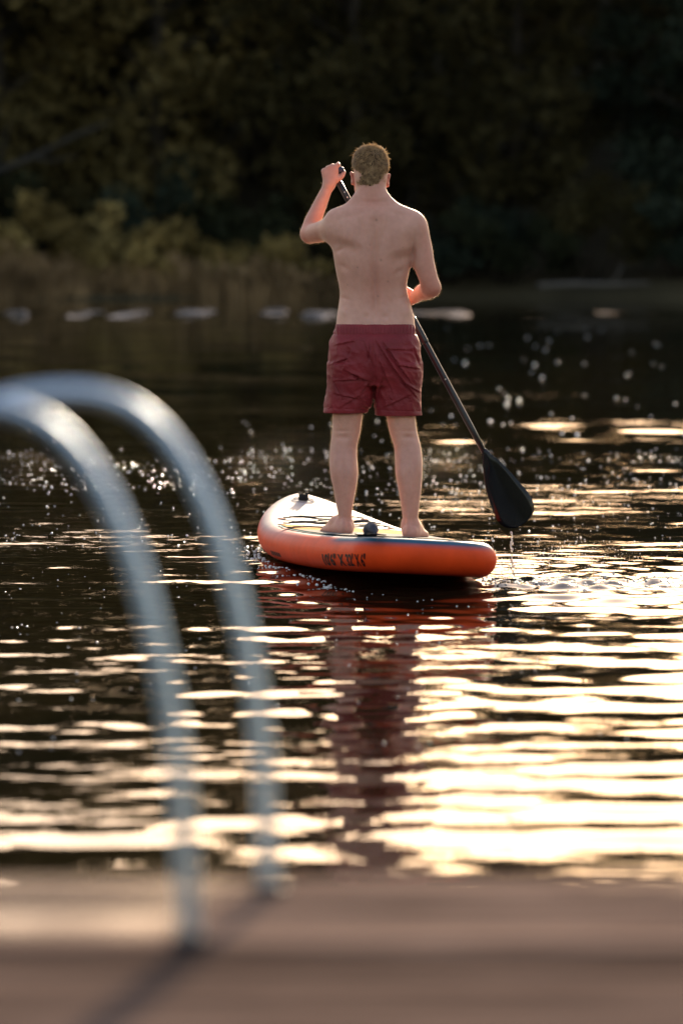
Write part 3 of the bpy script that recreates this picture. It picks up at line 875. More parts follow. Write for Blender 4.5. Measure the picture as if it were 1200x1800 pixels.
        for u in cor:
            for ax in range(3):
                if u[ax]: continue
                v = list(u); v[ax] = 1
                du = d[cells[:, 0] + u[0], cells[:, 1] + u[1], cells[:, 2] + u[2]]; dv = d[cells[:, 0] + v[0], cells[:, 1] + v[1], cells[:, 2] + v[2]]
                x = (du < 0) != (dv < 0)
                t = np.where(x, du / np.where(x, du - dv, 1), 0)
                q = np.array(u, float)[None] + np.zeros((len(cells), 3)); q[:, ax] = t
                pos += q * x[:, None]; cnt += x
        V = (cells + pos / cnt[:, None]) * s.res + s.lo
        quads = []
        for ax in range(3):
            b1, b2 = [(1, 2), (2, 0), (0, 1)][ax]
            sl0 = [slice(None)] * 3; sl1 = [slice(None)] * 3; sl0[ax] = slice(0, -1); sl1[ax] = slice(1, None)
            x = ins[tuple(sl0)] != ins[tuple(sl1)]
            e = np.argwhere(x); e = e[(e[:, b1] > 0) & (e[:, b2] > 0) & (e[:, b1] < n[b1] - 1) & (e[:, b2] < n[b2] - 1)]
            o1 = np.zeros(3, int); o1[b1] = 1; o2 = np.zeros(3, int); o2[b2] = 1
            g = lambda q: idm[tuple(q.T)]
            quad = np.stack([g(e), g(e - o1), g(e - o1 - o2), g(e - o2)], 1)
            fl = ins[tuple(e.T)]
            quad[~fl] = quad[~fl][:, ::-1]
            quads.append(quad)
        return V, np.concatenate(quads)
def relax(V, Fc, it, lam=.5):
    V = V.copy()
    E = np.concatenate([Fc[:, [0, 1]], Fc[:, [1, 2]], Fc[:, [2, 3]], Fc[:, [3, 0]]]); E = np.concatenate([E, E[:, ::-1]])
    cnt = np.bincount(E[:, 0], minlength=len(V))[:, None]
    for _ in range(it):
        for l in (lam, -lam * 1.03):
            S = np.stack([np.bincount(E[:, 0], V[E[:, 1], k], len(V)) for k in range(3)], 1)
            V += l * (S / np.maximum(cnt, 1) - V)
    return V
def vnormals(V, Fc):
    n = np.cross(V[Fc[:, 2]] - V[Fc[:, 0]], V[Fc[:, 3]] - V[Fc[:, 1]])
    N = np.zeros_like(V)
    for k in range(4): np.add.at(N, Fc[:, k], n)
    return N / np.maximum(np.linalg.norm(N, axis=1), 1e-12)[:, None]

MPP = DM / F                       # metres per photo pixel at the person
def P(px, py, dep=0.0):
    return np.array(W(px, py, DM + dep))
def levels(rows, asp=None):
    """rows: (y, left px, right px, depth radius or None, depth offset)"""
    out = []
    for yv, l, r_, ry, dp in rows:
        a, b = P(l, yv), P(r_, yv); rx = (b[0] - a[0]) / 2
        out.append((a[2], (a[0] + b[0]) / 2, DM + dp, rx, ry if ry else rx * asp))
    return out
LEG_L = [(640, 584, 655, .105, -.010), (670, 583, 652, .098, -.004), (700, 583, 645, .086, .004), (731, 583, 638, .074, .010), (760, 582.5, 634, .067, .016), (784, 579.5, 628.5, .062, .012), (809, 578, 628.5, .064, .000),
         (833, 579.5, 630, .064, -.008), (858, 585, 626.5, .056, -.008), (882, 589, 622, .046, -.002), (907, 594, 618.5, .039, .004), (925, 595, 618, .038, .006), (944, 594, 618, .038, .004)]
LEG_R = [(640, 662, 731, .105, -.010), (670, 664, 731, .098, -.004), (700, 670, 731, .086, .004), (735, 678, 731, .074, .010), (760, 683.5, 734, .067, .016), (784, 691, 740, .062, .012), (809, 693, 743, .064, .000),
         (833, 694, 742.5, .064, -.008), (858, 698.7, 741, .056, -.008), (882, 703, 738, .046, -.002), (907, 706.5, 735, .039, .004), (925, 707, 733.5, .038, .006), (944, 708, 734, .038, .004)]
TORSO = [(354, 634, 673, .055, .010), (360, 618, 690, .066, .006), (366, 602, 704, .078, .0), (374, 589, 717, .090, .0), (384, 583, 726, .100, .002), (400, 580, 730, .110, .006), (420, 582, 730, .116, .010),
         (440, 584.5, 727, .118, .012), (460, 587.5, 723, .116, .012), (480, 591, 718, .110, .012), (505, 596, 714.5, .100, .012), (520, 597, 717, .097, .010), (540, 594.5, 723, .098, .006), (560, 591.5, 727.5, .104, .0),
         (580, 590, 729, .112, -.006), (610, 586, 731, .120, -.014), (640, 586, 730, .118, -.014), (665, 592, 724, .100, -.010)]
# paddle line (centre of the shaft)
SH0, SH1 = P(584, 299, .330), P(848, 790, .150)
def shaft(py):
    t = (py - 299) / (790 - 299); return SH0 + (SH1 - SH0) * t

def build_body():
    fd = Field((P(518, 300)[0], DM - .20, .09), (P(782, 300)[0], DM + .50, 1.96), .005)
    fd.stack(levels(TORSO), .02, 2.35)
    # buttocks (under the shorts), shoulder caps, shoulder blades, neck muscles
    for c in ((622, 640), (693, 640)): fd.ell(P(*c, -.055), (.085, .085, .095), .05)
    slim = lambda L: [(z, cx, cy, rx * .955, ry) for z, cx, cy, rx, ry in levels(L)]
    fd.stack(slim(LEG_L), .035, 2.1); fd.stack(slim(LEG_R), .035, 2.1)
    fd.ell(P(723, 402, .0), (.062, .066, .070), .05)
    fd.ell(P(591, 402, .035), (.056, .075, .062), .05)
    fd.chain([(P(636, 360, -.002), .040), (P(648, 340, .004), .050), (P(651, 318, .016), .050)], .03)
    fd.chain([(P(668, 360, -.002), .040), (P(658, 340, .004), .050), (P(652, 318, .016), .050)], .03)
    fd.cone(P(652, 352, .03), P(651, 318, .04), .058, .052, .03)
    fd.chain([(P(640, 346, .0), .030), (P(612, 369, -.01), .030), (P(590, 380, .0), .030)], .04)
    fd.chain([(P(664, 346, .0), .030), (P(695, 368, -.01), .030), (P(725, 386, .0), .030)], .04)
    # head
    fd.ell(P(651, 296, .045), (.0765, .094, .098), .02)
    fd.ell(P(651.5, 314, .020), (.064, .066, .068), .03)
    fd.ell(P(650, 324, .072), (.0715, .066, .072), .02)
    fd.cone(P(636, 337, .085), P(644, 344, .135), .022, .020, .03); fd.cone(P(666, 337, .085), P(658, 344, .135), .022, .020, .03)
    fd.ell(P(651, 343, .135), (.024, .020, .018), .02)
    fd.cone(P(651, 304, .132), P(651, 316, .152), .009, .013, .012)
    fd.cone(P(640, 301, .128), P(662, 301, .128), .010, .010, .015)
    for sx in (638.5, 663.5): fd.ell(P(sx, 307, .136), (.013, .008, .008), .008, sub=True); fd.ell(P(sx, 307, .124), (.012, .012, .010), .004)
    fd.cone(P(644, 328, .138), P(658, 328, .138), .007, .007, .01)
    for s_, ex, ey in ((-1, 618.6, 313.5), (1, 682.2, 317)):
        rot = Matrix.Rotation(s_ * R(28), 3, 'Z') @ Matrix.Rotation(s_ * R(8), 3, 'Y')
        fd.ell(P(ex, ey, .048), (.0095, .021, .033), .006, rot)
        fd.ell(P(ex + s_ * 3.0, ey, .040), (.0065, .012, .020), .006, rot, sub=True)
    # right arm, lower hand on the shaft
    G = shaft(528)
    e = P(757.5, 506, -.005)
    fd.chain([(P(729, 403, .0), .054), (P(738.5, 432, -.004), .051), (P(744.5, 462, -.010), .0475), (P(752.5, 490, -.012), .0430), (e, .0405)], .03)
    wr = G + np.array((.058, -.052, .012))
    fd.chain([(e, .040), (P(750, 511, .055), .041), (P(741, 514, .11), .036), (tuple(wr), .026)], .02)
    # left arm, upper hand over the T grip
    el = P(544.5, 411, .235)
    fd.chain([(P(592, 400, .02), .054), (P(574, 404, .09), .050), (P(557, 409, .17), .046), (el, .0415)], .035)
    wl = P(578.0, 325, .305)
    fd.chain([(el, .040), (P(548.5, 393, .262), .0390), (P(560, 365, .285), .0325), (P(571.5, 339, .300), .0265), (tuple(wl), .0245)], .02)
    # upper hand: palm, knuckles, fingers folded over the bar, thumb under it
    fd.chain([(tuple(wl), .024), (P(574, 312, .312), .020), (P(570, 301, .318), .015)], .012)
    fd.chain([(tuple(wl), .024), (P(580, 311, .312), .021), (P(579, 296, .318), .016)], .012)
    fd.chain([(tuple(wl), .024), (P(586, 313, .312), .021), (P(589, 294, .318), .016)], .012)
    bar = SH0
    for k, (kx, ky, r_) in enumerate(((568.3, 301, .0088), (575.5, 296.5, .0097), (584.0, 293, .0100), (593.5, 290.5, .0098))):
        a = P(kx, ky, .318)
        tx = a[0] + (.004 if k < 3 else .006)
        fd.chain([(a, r_ * 1.12), (a + np.array((.002, .022, .006)), r_), (np.array((tx, bar[1] + .030, a[2] - .010)), r_ * .98), (np.array((tx, bar[1] + .026, a[2] - .034)), r_ * .93), (np.array((tx, bar[1] + .006, a[2] - .040)), r_ * .85)], .004, 4)
    fd.chain([(P(590, 316, .310), .017), (P(599, 311, .318), .0125), (P(603.5, 304, .330), .0105), (P(603, 300.5, .348), .0095)], .006)
    # lower hand: palm outside the shaft, fingers round the front, thumb over the near side
    ax = (SH1 - SH0); ax /= np.linalg.norm(ax)
    side = np.array((1.0, 0, 0)); side -= ax * (side @ ax); side /= np.linalg.norm(side)
    fw = np.cross(side, ax); fw = fw if fw[1] > 0 else -fw
    def ring(th, r_, along): return G + ax * along + (side * math.cos(th) + fw * math.sin(th)) * r_
    for k, al in enumerate((-.032, -.011, .011, .031)):
        fd.chain([(tuple(wr), .022), (ring(-.35, .040, al * .9), .0155), (ring(.25, .037, al), .0125)], .010, 3)
    for k, (al, r_) in enumerate(((-.034, .0095), (-.012, .0100), (.010, .0097), (.031, .0085))):
        fd.chain([(ring(.15, .036, al), r_ * 1.15), (ring(.9, .031, al), r_), (ring(1.8, .026, al), r_ * .97), (ring(2.7, .026, al), r_ * .92), (ring(3.4, .026, al), r_ * .8)], .004, 4)
    fd.chain([(ring(-.5, .036, -.030), .016), (ring(-1.2, .030, -.045), .012), (ring(-2.0, .027, -.050), .0105), (ring(-2.7, .026, -.046), .009)], .006, 4)
    # feet
    for (hx, hy), (tx, ty), tdep, flip in (((606.5, 947), (574, 947), .165, -1), ((720.5, 947), (741, 947), .185, 1)):
        hz = deck_world_z(P(hx, hy)[0], DM) + .002
        h0 = P(hx, hy, -.030); t0 = P(tx, ty, tdep); h0[2] = hz; t0[2] = deck_world_z(t0[0], t0[1]) + .002
        dr = t0 - h0; dr /= np.linalg.norm(dr); sd = np.array((dr[1], -dr[0], 0))
        up = np.array((0, 0, 1.0))
        an = P(606.5 if flip < 0 else 721, 925, .006)
        fd.chain([(h0 + up * .032, .031), (h0 + dr * .03 + up * .036, .034), (an, .037)], .02)
        fd.chain([(an + dr * .012, .037), (h0 + dr * .085 + up * .052, .034), (h0 + dr * .135 + up * .034, .030), (h0 + dr * .175 + up * .022, .020)], .025)
        for q in (-1, 1): fd.chain([(h0 + up * .024 + sd * q * .006, .022), (h0 + dr * .09 + sd * q * .022 + up * .020, .019), (h0 + dr * .165 + sd * q * .030 + up * .016, .016)], .02)
        big = -flip
        for i, (off, ln, r_) in enumerate(((.034, .052, .0125), (.014, .055, .0098), (-.002, .050, .0092), (-.017, .043, .0088), (-.031, .034, .0086))):
            b0 = h0 + dr * (.165 + ln * .2) + sd * off * big + up * .014; b1 = h0 + dr * (.165 + ln) + sd * off * big + up * (r_ + .001)
            fd.chain([(b0, r_ * 1.15), (b1, r_)], .004, 3)
    V, Fc = fd.mesh()
    V = relax(V, Fc, 6)
    N = vnormals(V, Fc)
    # muscle relief on the back, as offsets along the normal
    px = 600 + V[:, 0] * F / V[:, 1]; zz = V[:, 2]
    _, _, _ = 0, 0, 0
    def z2py(py): return P(650, py)[2]
    back = np.clip((-N[:, 1] - .15) / .5, 0, 1)
    def g(cx, cy, sx, sy, amp, ang=0):
        dx, dy = (px - cx), (z2py(cy) - zz) / MPP
        c, s_ = math.cos(ang), math.sin(ang); u, v = dx * c + dy * s_, -dx * s_ + dy * c
        return amp * np.exp(-(u / sx) ** 2 - (v / sy) ** 2)
    off = np.zeros(len(V))
    sx_ = np.interp((z2py(380) - zz) / MPP + 380, [350, 430, 505, 570], [656, 658, 659, 661])
    yy_ = (z2py(380) - zz) / MPP + 380
    groove = np.exp(-((px - sx_) / 6.0) ** 2) * np.interp(yy_, [350, 375, 420, 500, 545, 575], [0, .3, .7, 1.0, .8, .2])
    off -= .0075 * groove
    erect = (np.exp(-((px - sx_ - 17) / 11) ** 2) + np.exp(-((px - sx_ + 17) / 11) ** 2)) * np.interp(yy_, [420, 480, 540, 575], [0, .8, 1, .3])
    off += .0045 * erect
    off += g(697, 418, 20, 26, .0075, .25) - g(710, 453, 18, 10, .0050, -.5) + g(703, 438, 22, 10, .0040, -.35)      # right shoulder blade
    off += g(612, 408, 20, 18, .0075, -.5) - g(606, 433, 20, 10, .0050, .35) + g(616, 422, 24, 10, .0040, .25) - g(632, 400, 6, 22, .0035, -.2)
    off -= g(676, 405, 6, 24, .0040, .2)
    off += g(657, 377, 12, 9, .0035) - g(690, 374, 22, 5, .0025, .3) - g(622, 378, 20, 5, .0025, -.3)
    off -= g(725, 448, 3.5, 26, .0060, .08)
    off -= g(596, 440, 8, 4, .003, -.4) + g(604, 470, 12, 5, .0025, .5) + g(704, 476, 12, 5, .0025, -.5)
    off -= g(643, 556, 5, 5, .003) + g(676, 557, 5, 5, .003)
    off += g(606, 548, 9, 10, .004) + g(714, 546, 9, 10, .005) - g(604, 524, 10, 3, .0022, .3) - g(708, 522, 10, 3, .0022, -.3)
    # calves, knee hollows, Achilles
    for lx, inn in ((604, 617), (718, 704)):
        off += g(inn, 826, 7, 22, .0035) + g(2 * lx - inn, 818, 7, 20, .0030) - g(lx, 836, 3, 26, .0025)
        off -= g(lx, 768, 12, 5, .0040) + g(lx, 757, 16, 3, .002)
        off += g(lx, 915, 4, 18, .0022) - g(lx - 8, 922, 4, 14, .003) - g(lx + 8, 922, 4, 14, .003)
    V = V + N * (1.85 * off * back)[:, None]
    yb = (z2py(380) - zz) / MPP + 380
    V = V - N * (.016 * sstep(572, 584, yb) * sstep(728, 716, yb))[:, None]      # keep the body inside the shorts
    base = np.array((P(662, 950)[0], DM, deck_world_z(P(662, 950)[0], DM)))
    # skin tints: ruddier elbows, hands, feet, neck, a few moles; painted glow on ears
    C = np.tile(np.array((.61, .312, .236)), (len(V), 1))
    ru = np.zeros(len(V))
    for c, r_, a in ((P(757, 512, 0), .07, .8), (el, .06, .6), (wl, .0, 0), (G, .09, 1.0), (SH0, .09, .6), (P(606, 945, .05), .13, .7), (P(724, 945, .05), .13, .7), (P(619, 314, .048), .032, 1.5), (P(682, 318, .048), .032, 1.5), (P(652, 352, -.03), .07, .5)):  # the two ear spots paint in the red of sunlight shining through
        if r_: ru += a * np.exp(-(np.linalg.norm(V - np.array(c), axis=1) / r_) ** 2)
    arm = np.clip((px - 733) / 14, 0, 1) * (zz > z2py(540)) + np.clip((572 - px) / 14, 0, 1) * (zz > z2py(440))
    ru = np.clip(ru + .45 * arm, 0, 1.4)
    nz = np.array([noise.noise(Vector(v) * 16) for v in V]) * .5 + np.array([noise.noise(Vector(v) * 55) for v in V]) * .3
    C = C * (1 + .24 * nz[:, None] * np.array((.8, 1.0, 1.1))); C = C * (1 - ru[:, None] * np.array((.02, .26, .30)))
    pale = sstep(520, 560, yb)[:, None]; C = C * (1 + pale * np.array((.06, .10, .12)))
    mid = (np.exp(-((px - 664) / 34) ** 2 - ((yb - 500) / 45) ** 2))[:, None]; C = C * (1 - mid * np.array((.06, .13, .15)))  # darkens the middle of the lower back
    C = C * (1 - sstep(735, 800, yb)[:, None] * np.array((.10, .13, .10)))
    for mx, my, mr in ((669, 457, .0042), (661, 387, .0040), (628, 470, .003), (681, 494, .003), (664, 520, .0035), (650, 430, .0025), (705, 435, .0025), (610, 500, .0025)):
        d_ = np.hypot((px - mx) * MPP, zz - z2py(my)); q = np.exp(-(d_ / mr) ** 2) * (N[:, 1] < -.2)
        C = C * (1 - .55 * q[:, None])
    m, nt, b = newmat('skin')
    at = nt.nodes.new('ShaderNodeVertexColor'); at.layer_name = 'tint'
    nt.links.new(at.outputs[0], b.inputs['Base Color'])
    b.inputs['Roughness'].default_value = .52; b.inputs['Specular IOR Level'].default_value = .35
    b.inputs['Subsurface Weight'].default_value = .28; b.inputs['Subsurface Radius'].default_value = (1.0, .35, .18); b.inputs['Subsurface Scale'].default_value = .012
    b.inputs['Sheen Weight'].default_value = .35; b.inputs['Sheen Roughness'].default_value = .35; b.inputs['Sheen Tint'].default_value = (1, .85, .65, 1)
    n = nd(nt, 'ShaderNodeTexNoise'); n.inputs['Scale'].default_value = 240; n.inputs['Detail'].default_value = 3
    tc = nt.nodes.new('ShaderNodeTexCoord'); nt.links.new(tc.outputs['Object'], n.inputs['Vector'])
    bp = nt.nodes.new('ShaderNodeBump'); bp.inputs['Strength'].default_value = .35; bp.inputs['Distance'].default_value = .002
    nt.links.new(n.outputs['Fac'], bp.inputs['Height']); nt.links.new(bp.outputs[0], b.inputs['Normal'])
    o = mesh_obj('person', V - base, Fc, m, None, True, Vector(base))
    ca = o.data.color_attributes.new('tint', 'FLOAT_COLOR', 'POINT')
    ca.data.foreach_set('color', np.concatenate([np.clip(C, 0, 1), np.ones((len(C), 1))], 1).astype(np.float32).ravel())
    tag(o, 'bare-chested person in dark red shorts standing on the board, holding a paddle', 'person')
    return o, base, G
person, PBASE, GRIP = build_body()

def build_shorts():
    fd = Field((P(556, 600)[0], DM - .22, P(650, 748)[2]), (P(752, 600)[0], DM + .20, P(650, 558)[2]), .004)
    up = [(569.5, 589.5, 727.5, .112, -.004), (574, 588.5, 729, .116, -.005), (584, 586, 731, .122, -.008), (600, 580, 736, .134, -.012), (620, 578.5, 738, .140, -.014), (640, 578, 739, .140, -.012), (660, 578, 739, .130, -.008), (676, 582, 735, .110, -.004)]
    fd.stack(levels(up), .01, 2.5)
    LL = [(640, 578, 656, .130, -.010), (665, 577, 655, .122, -.006), (690, 574, 656, .112, .0), (712, 570, 652, .106, .004), (726, 568, 645, .104, .006)]
    RL = [(640, 660, 739, .130, -.010), (665, 659, 739, .122, -.006), (690, 658.5, 738, .112, .0), (712, 657.5, 739, .106, .004), (730, 657.5, 741, .104, .006)]
    fd.stack(levels(LL), .018, 2.3); fd.stack(levels(RL), .018, 2.3)
    # hollow legs: open hems
    def inner(L): return [(z, cx, cy, rx - .006, ry - .006) for z, cx, cy, rx, ry in levels(L)]
    for L in (LL, RL):
        I = inner(L)[2:]; z0 = min(q[0] for q in I); I = I + [(z0 - .05,) + min(I)[1:]]
        fd.stack(I, .004, 2.3, sub=True)
    V, Fc = fd.mesh()
    V = relax(V, Fc, 4); N = vnormals(V, Fc)
    px = 600 + V[:, 0] * F / V[:, 1]; py = np.interp(V[:, 2], [P(650, 760)[2], P(650, 540)[2]], [760, 540])
    bk = np.clip((-N[:, 1] + .35) / .5, 0, 1); off = np.zeros(len(V))
    def crease(x0, y0, x1, y1, w, amp):
        dx, dy = x1 - x0, y1 - y0; L2 = dx * dx + dy * dy
        t = np.clip(((px - x0) * dx + (py - y0) * dy) / L2, 0, 1)
        d_ = ((px - x0) * dy - (py - y0) * dx) / math.sqrt(L2)          # signed
        e = np.hypot(px - x0 - t * dx, py - y0 - t * dy)
        taper = np.sin(np.pi * np.clip(t, .02, .98)) ** .6
        return amp * taper * np.exp(-(e / w) ** 2) * np.where(d_ > 0, 1, -.9)
    for a in ((662, 600, 700, 660, 5, .006), (670, 596, 722, 672, 5, .006), (684, 636, 733, 700, 5, .005), (664, 625, 690, 690, 4, .004), (700, 640, 738, 648, 4, .004), (705, 668, 738, 690, 4, .004),
              (612, 652, 652, 668, 6, .009), (590, 668, 640, 664, 4, .004), (583, 640, 612, 628, 4, .004), (586, 690, 632, 700, 5, .0035), (640, 600, 656, 640, 4, .005), (620, 610, 600, 650, 6, .004), (652, 596, 648, 640, 3, .004),
              (590, 606, 625, 598, 4, .004), (596, 716, 640, 688, 5, .003), (672, 716, 726, 690, 5, .003), (582, 660, 598, 690, 4, .003), (726, 610, 738, 640, 4, .003), (632, 690, 650, 668, 4, .004), (661, 700, 672, 660, 4, .004)):
        off += crease(*a)
    fold = np.array([noise.noise(Vector((v[0] * 20 + v[2] * 9, v[1] * 12, v[2] * 16))) for v in V])
    fine = np.array([noise.noise(Vector((v[0] * 60 + v[2] * 30, v[1] * 45, v[2] * 46))) for v in V])
    ridge = 1 - np.abs(fold) * 2.2
    body = np.clip((py - 584) / 16, 0, 1) * np.clip((728 - py) / 10, .3, 1)
    off = off * bk * 1.5 + (.0048 * ridge + .0012 * fine) * body
    # seat seam, gathered waistband, pocket slit, hem stitching
    off -= .006 * np.exp(-((px - 657.5) / 3.0) ** 2) * np.clip((py - 590) / 30, 0, 1) * bk
    off += .0032 * np.sin(px * 1.15 + 2.2 * np.array([noise.noise(Vector((v[0] * 30, 0, 0))) for v in V])) * np.exp(-((py - 580) / 7) ** 2)
    off -= .0035 * np.exp(-((py - 586.5) / 1.6) ** 2)
    off -= .0030 * np.exp(-((py - np.interp(px, [569, 740], [716, 722])) / 1.0) ** 2)
    pk = (px > 678) & (px < 725) & (bk > .3)
    off += np.where(pk, .0025 * np.exp(-((py - 611 - (px - 700) * .03) / 2.0) ** 2) - .0045 * np.exp(-((py - 615.5 - (px - 700) * .03) / 1.4) ** 2), 0)
    V = V + N * off[:, None]
    m, nt, b = newmat('red_nylon')
    b.inputs['Roughness'].default_value = .55; b.inputs['Sheen Weight'].default_value = .10; b.inputs['Sheen Roughness'].default_value = .3; b.inputs['Sheen Tint'].default_value = (1, .4, .35, 1); b.inputs['Specular IOR Level'].default_value = .3
    tc = nt.nodes.new('ShaderNodeTexCoord')
    n = nd(nt, 'ShaderNodeTexNoise'); n.inputs['Scale'].default_value = 7; n.inputs['Detail'].default_value = 5; nt.links.new(tc.outputs['Object'], n.inputs['Vector'])
    cr = nt.nodes.new('ShaderNodeValToRGB'); cr.color_ramp.elements[0].position = .3; cr.color_ramp.elements[0].color = (.160, .013, .018, 1); cr.color_ramp.elements[1].position = .7; cr.color_ramp.elements[1].color = (.245, .021, .028, 1)
    nt.links.new(n.outputs['Fac'], cr.inputs[0]); nt.links.new(cr.outputs[0], b.inputs['Base Color'])
    n2 = nd(nt, 'ShaderNodeTexNoise'); n2.inputs['Scale'].default_value = 38; n2.inputs['Detail'].default_value = 4; n2.inputs['Distortion'].default_value = .8; nt.links.new(tc.outputs['Object'], n2.inputs['Vector'])
    bp = nt.nodes.new('ShaderNodeBump'); bp.inputs['Strength'].default_value = .6; bp.inputs['Distance'].default_value = .006
    nt.links.new(n2.outputs['Fac'], bp.inputs['Height']); nt.links.new(bp.outputs[0], b.inputs['Normal'])
    o = mesh_obj('shorts', V - PBASE, Fc, m, person, True)
    o['label'] = 'crumpled dark red swim shorts with gathered waistband and back pocket'
build_shorts()

def build_hair():
    r = np.random.default_rng(9)
    # rows of the hair cap: photo row, left, right, depth of the back, half-angle covered (degrees from the back)
    rows = np.array([(255.5, 646, 658, .030, 180), (257.5, 638, 666, .008, 180), (262, 628.5, 674.5, -.018, 180), (270, 623, 679.5, -.038, 180), (280, 619.5, 683, -.050, 150), (290, 619, 684.3, -.057, 118),
                     (297, 621, 683, -.060, 100), (304, 623, 681, -.060, 80), (312, 624, 679, -.060, 68), (320, 626, 676.5, -.057, 58), (327, 628, 674.5, -.054, 52), (334, 631.5, 671, -.050, 46), (339, 635.5, 667, -.047, 40)])
    front = np.array([.07, .10, .118, .132, .139, .141, .141, .139, .136, .134, .132, .128, .124])
    tt = np.linspace(0, len(rows) - 1, 45)
    rw = np.stack([np.interp(tt, np.arange(len(rows)), rows[:, k]) for k in range(5)], 1); fr = np.interp(tt, np.arange(len(rows)), front)
    def S(t, a):
        """t: row index 0..44 (float), a: -1..1 across the covered angle"""
        q = [np.interp(t, np.arange(45), rw[:, k]) for k in range(5)]; f_ = np.interp(t, np.arange(45), fr)
        az = np.radians(q[4]) * a
        L_, R_ = q[1], q[2]; cx = (L_ + R_) / 2; rx = (R_ - L_) / 2 * MPP / np.sin(np.minimum(np.radians(q[4]), math.pi / 2)); cy = (q[3] + f_) / 2; ry = (f_ - q[3]) / 2
        z = np.array([P(650, v)[2] for v in np.atleast_1d(q[0])]); x0 = (cx - 600) / F * DM
        return np.stack([np.atleast_1d(x0 + rx * np.sin(az)), np.atleast_1d(DM + cy - ry * np.cos(az)), z], -1)
    nu = 40; vs, fs = [], []
    for j in range(45):
        pp = S(np.full(nu + 1, float(j)), np.linspace(-1, 1, nu + 1))
        for q in pp: vs.append(q + (q - P(651, 300, .04)) * .02 * noise.noise(Vector(q * 70)) - (q - P(651, 300, .04)) * .03)
    for j in range(44):
        for i in range(nu): fs.append((j * (nu + 1) + i, (j + 1) * (nu + 1) + i, (j + 1) * (nu + 1) + i + 1, j * (nu + 1) + i + 1))
    m, nt, b = newmat('blond_hair')
    tc = nt.nodes.new('ShaderNodeTexCoord'); n = nd(nt, 'ShaderNodeTexNoise'); n.inputs['Scale'].default_value = 55; n.inputs['Detail'].default_value = 4; nt.links.new(tc.outputs['Object'], n.inputs['Vector'])
    cr = nt.nodes.new('ShaderNodeValToRGB'); cr.color_ramp.elements[0].position = .36; cr.color_ramp.elements[0].color = (.170, .100, .048, 1); cr.color_ramp.elements[1].position = .66; cr.color_ramp.elements[1].color = (.46, .29, .14, 1)
    nt.links.new(n.outputs['Fac'], cr.inputs[0]); nt.links.new(cr.outputs[0], b.inputs['Base Color'])
    b.inputs['Roughness'].default_value = .5; b.inputs['Specular IOR Level'].default_value = .3
    tr = nt.nodes.new('ShaderNodeBsdfTranslucent'); tr.inputs[0].default_value = (.62, .40, .18, 1)
    ms = nt.nodes.new('ShaderNodeMixShader'); ms.inputs[0].default_value = .35
    nt.links.new(b.outputs[0], ms.inputs[1]); nt.links.new(tr.outputs[0], ms.inputs[2]); nt.links.new(ms.outputs[0], nt.nodes['Material Output'].inputs['Surface'])
    base_m = simple('hair_base', (.07, .036, .017), .7, var=.4, scale=60, spec=.2)
    hair = mesh_obj('hair', [v - PBASE for v in vs], fs, base_m, person, True)
    hair['label'] = 'short tousled dark blond hair'
    n_ = 15000
    t = np.interp(r.random(n_), np.linspace(0, 1, 45), np.arange(45)); a = r.uniform(-1, 1, n_)
    p0 = S(t, a); eps = .02
    du = S(t, np.clip(a + eps, -1.2, 1.2)) - p0; dv = S(np.minimum(t + .5, 44), a) - S(np.maximum(t - .5, 0), a)
    nn = np.cross(du, dv); nn /= np.maximum(np.linalg.norm(nn, axis=1), 1e-9)[:, None]
    flip = np.sum(nn * (p0 - P(651, 300, .04)), 1) < 0; nn[flip] *= -1
    p0 = p0 - nn * .003
    crown = P(662, 268, -.03)
    away = p0 - crown; away -= nn * np.sum(away * nn, 1)[:, None]; away /= np.maximum(np.linalg.norm(away, axis=1), 1e-6)[:, None]
    swirl = np.cross(nn, away)
    cl = np.array([noise.noise(Vector(q * 55)) for q in p0]); cl2 = np.array([noise.noise(Vector(q * 55 + np.array((9, 3, 1)))) for q in p0])
    dirn = away + swirl * (.25 + .5 * cl2)[:, None] + r.normal(size=(n_, 3)) * .08
    ln = np.interp(t, [0, 12, 22, 32, 44], [.027, .024, .017, .010, .005]) * (.65 + .6 * r.random(n_))
    lift = np.interp(t, [0, 12, 30, 44], [.36, .15, .05, .02]) + .28 * cl
    stray = r.random(n_) < .02; lift = np.where(stray, lift + .7, lift)
    p1 = p0 + (dirn * .5 + nn * (lift * .75 + .12)[:, None]) * (ln * .55)[:, None]; p2 = p1 + (dirn * .75 + nn * (lift * .30)[:, None]) * (ln * .55)[:, None]
    w = np.cross(dirn, nn); w /= np.maximum(np.linalg.norm(w, axis=1), 1e-6)[:, None]; w *= .0008
    V = np.stack([p0 - w, p0 + w, p1 - w * .9, p1 + w * .9, p2 - w * .2, p2 + w * .2], 1).reshape(-1, 3) - PBASE
    bb = np.arange(n_)[:, None] * 6
    Fc = np.concatenate([bb + np.array([0, 1, 3, 2]), bb + np.array([2, 3, 5, 4])])
    st = mesh_obj('hair_strands', V, Fc, m, hair, True); st['kind'] = 'stuff'
    # fine pale hairs on legs, arms, back: they catch the light along the outline
    me = person.data; nv = len(me.vertices)
    co = np.empty(nv * 3, np.float32); me.vertices.foreach_get('co', co); co = co.reshape(-1, 3).astype(float)
    no = np.empty(nv * 3, np.float32); me.vertices.foreach_get('normal', no); no = no.reshape(-1, 3).astype(float)
    py_ = np.interp(co[:, 2] + PBASE[2], [P(650, 960)[2], P(650, 250)[2]], [960, 250])
    pr = np.where(py_ > 728, 1.0, np.where(py_ > 565, 0.0, np.where(py_ < 352, 0.0, .45))) * (py_ < 930)
    pr = np.where((co[:, 0] + PBASE[0] > P(738, 450)[0]) | (co[:, 0] + PBASE[0] < P(575, 450)[0]), np.where((py_ > 315) & (py_ < 560), .9, pr), pr)
    idx = r.choice(nv, 34000, p=pr / pr.sum())
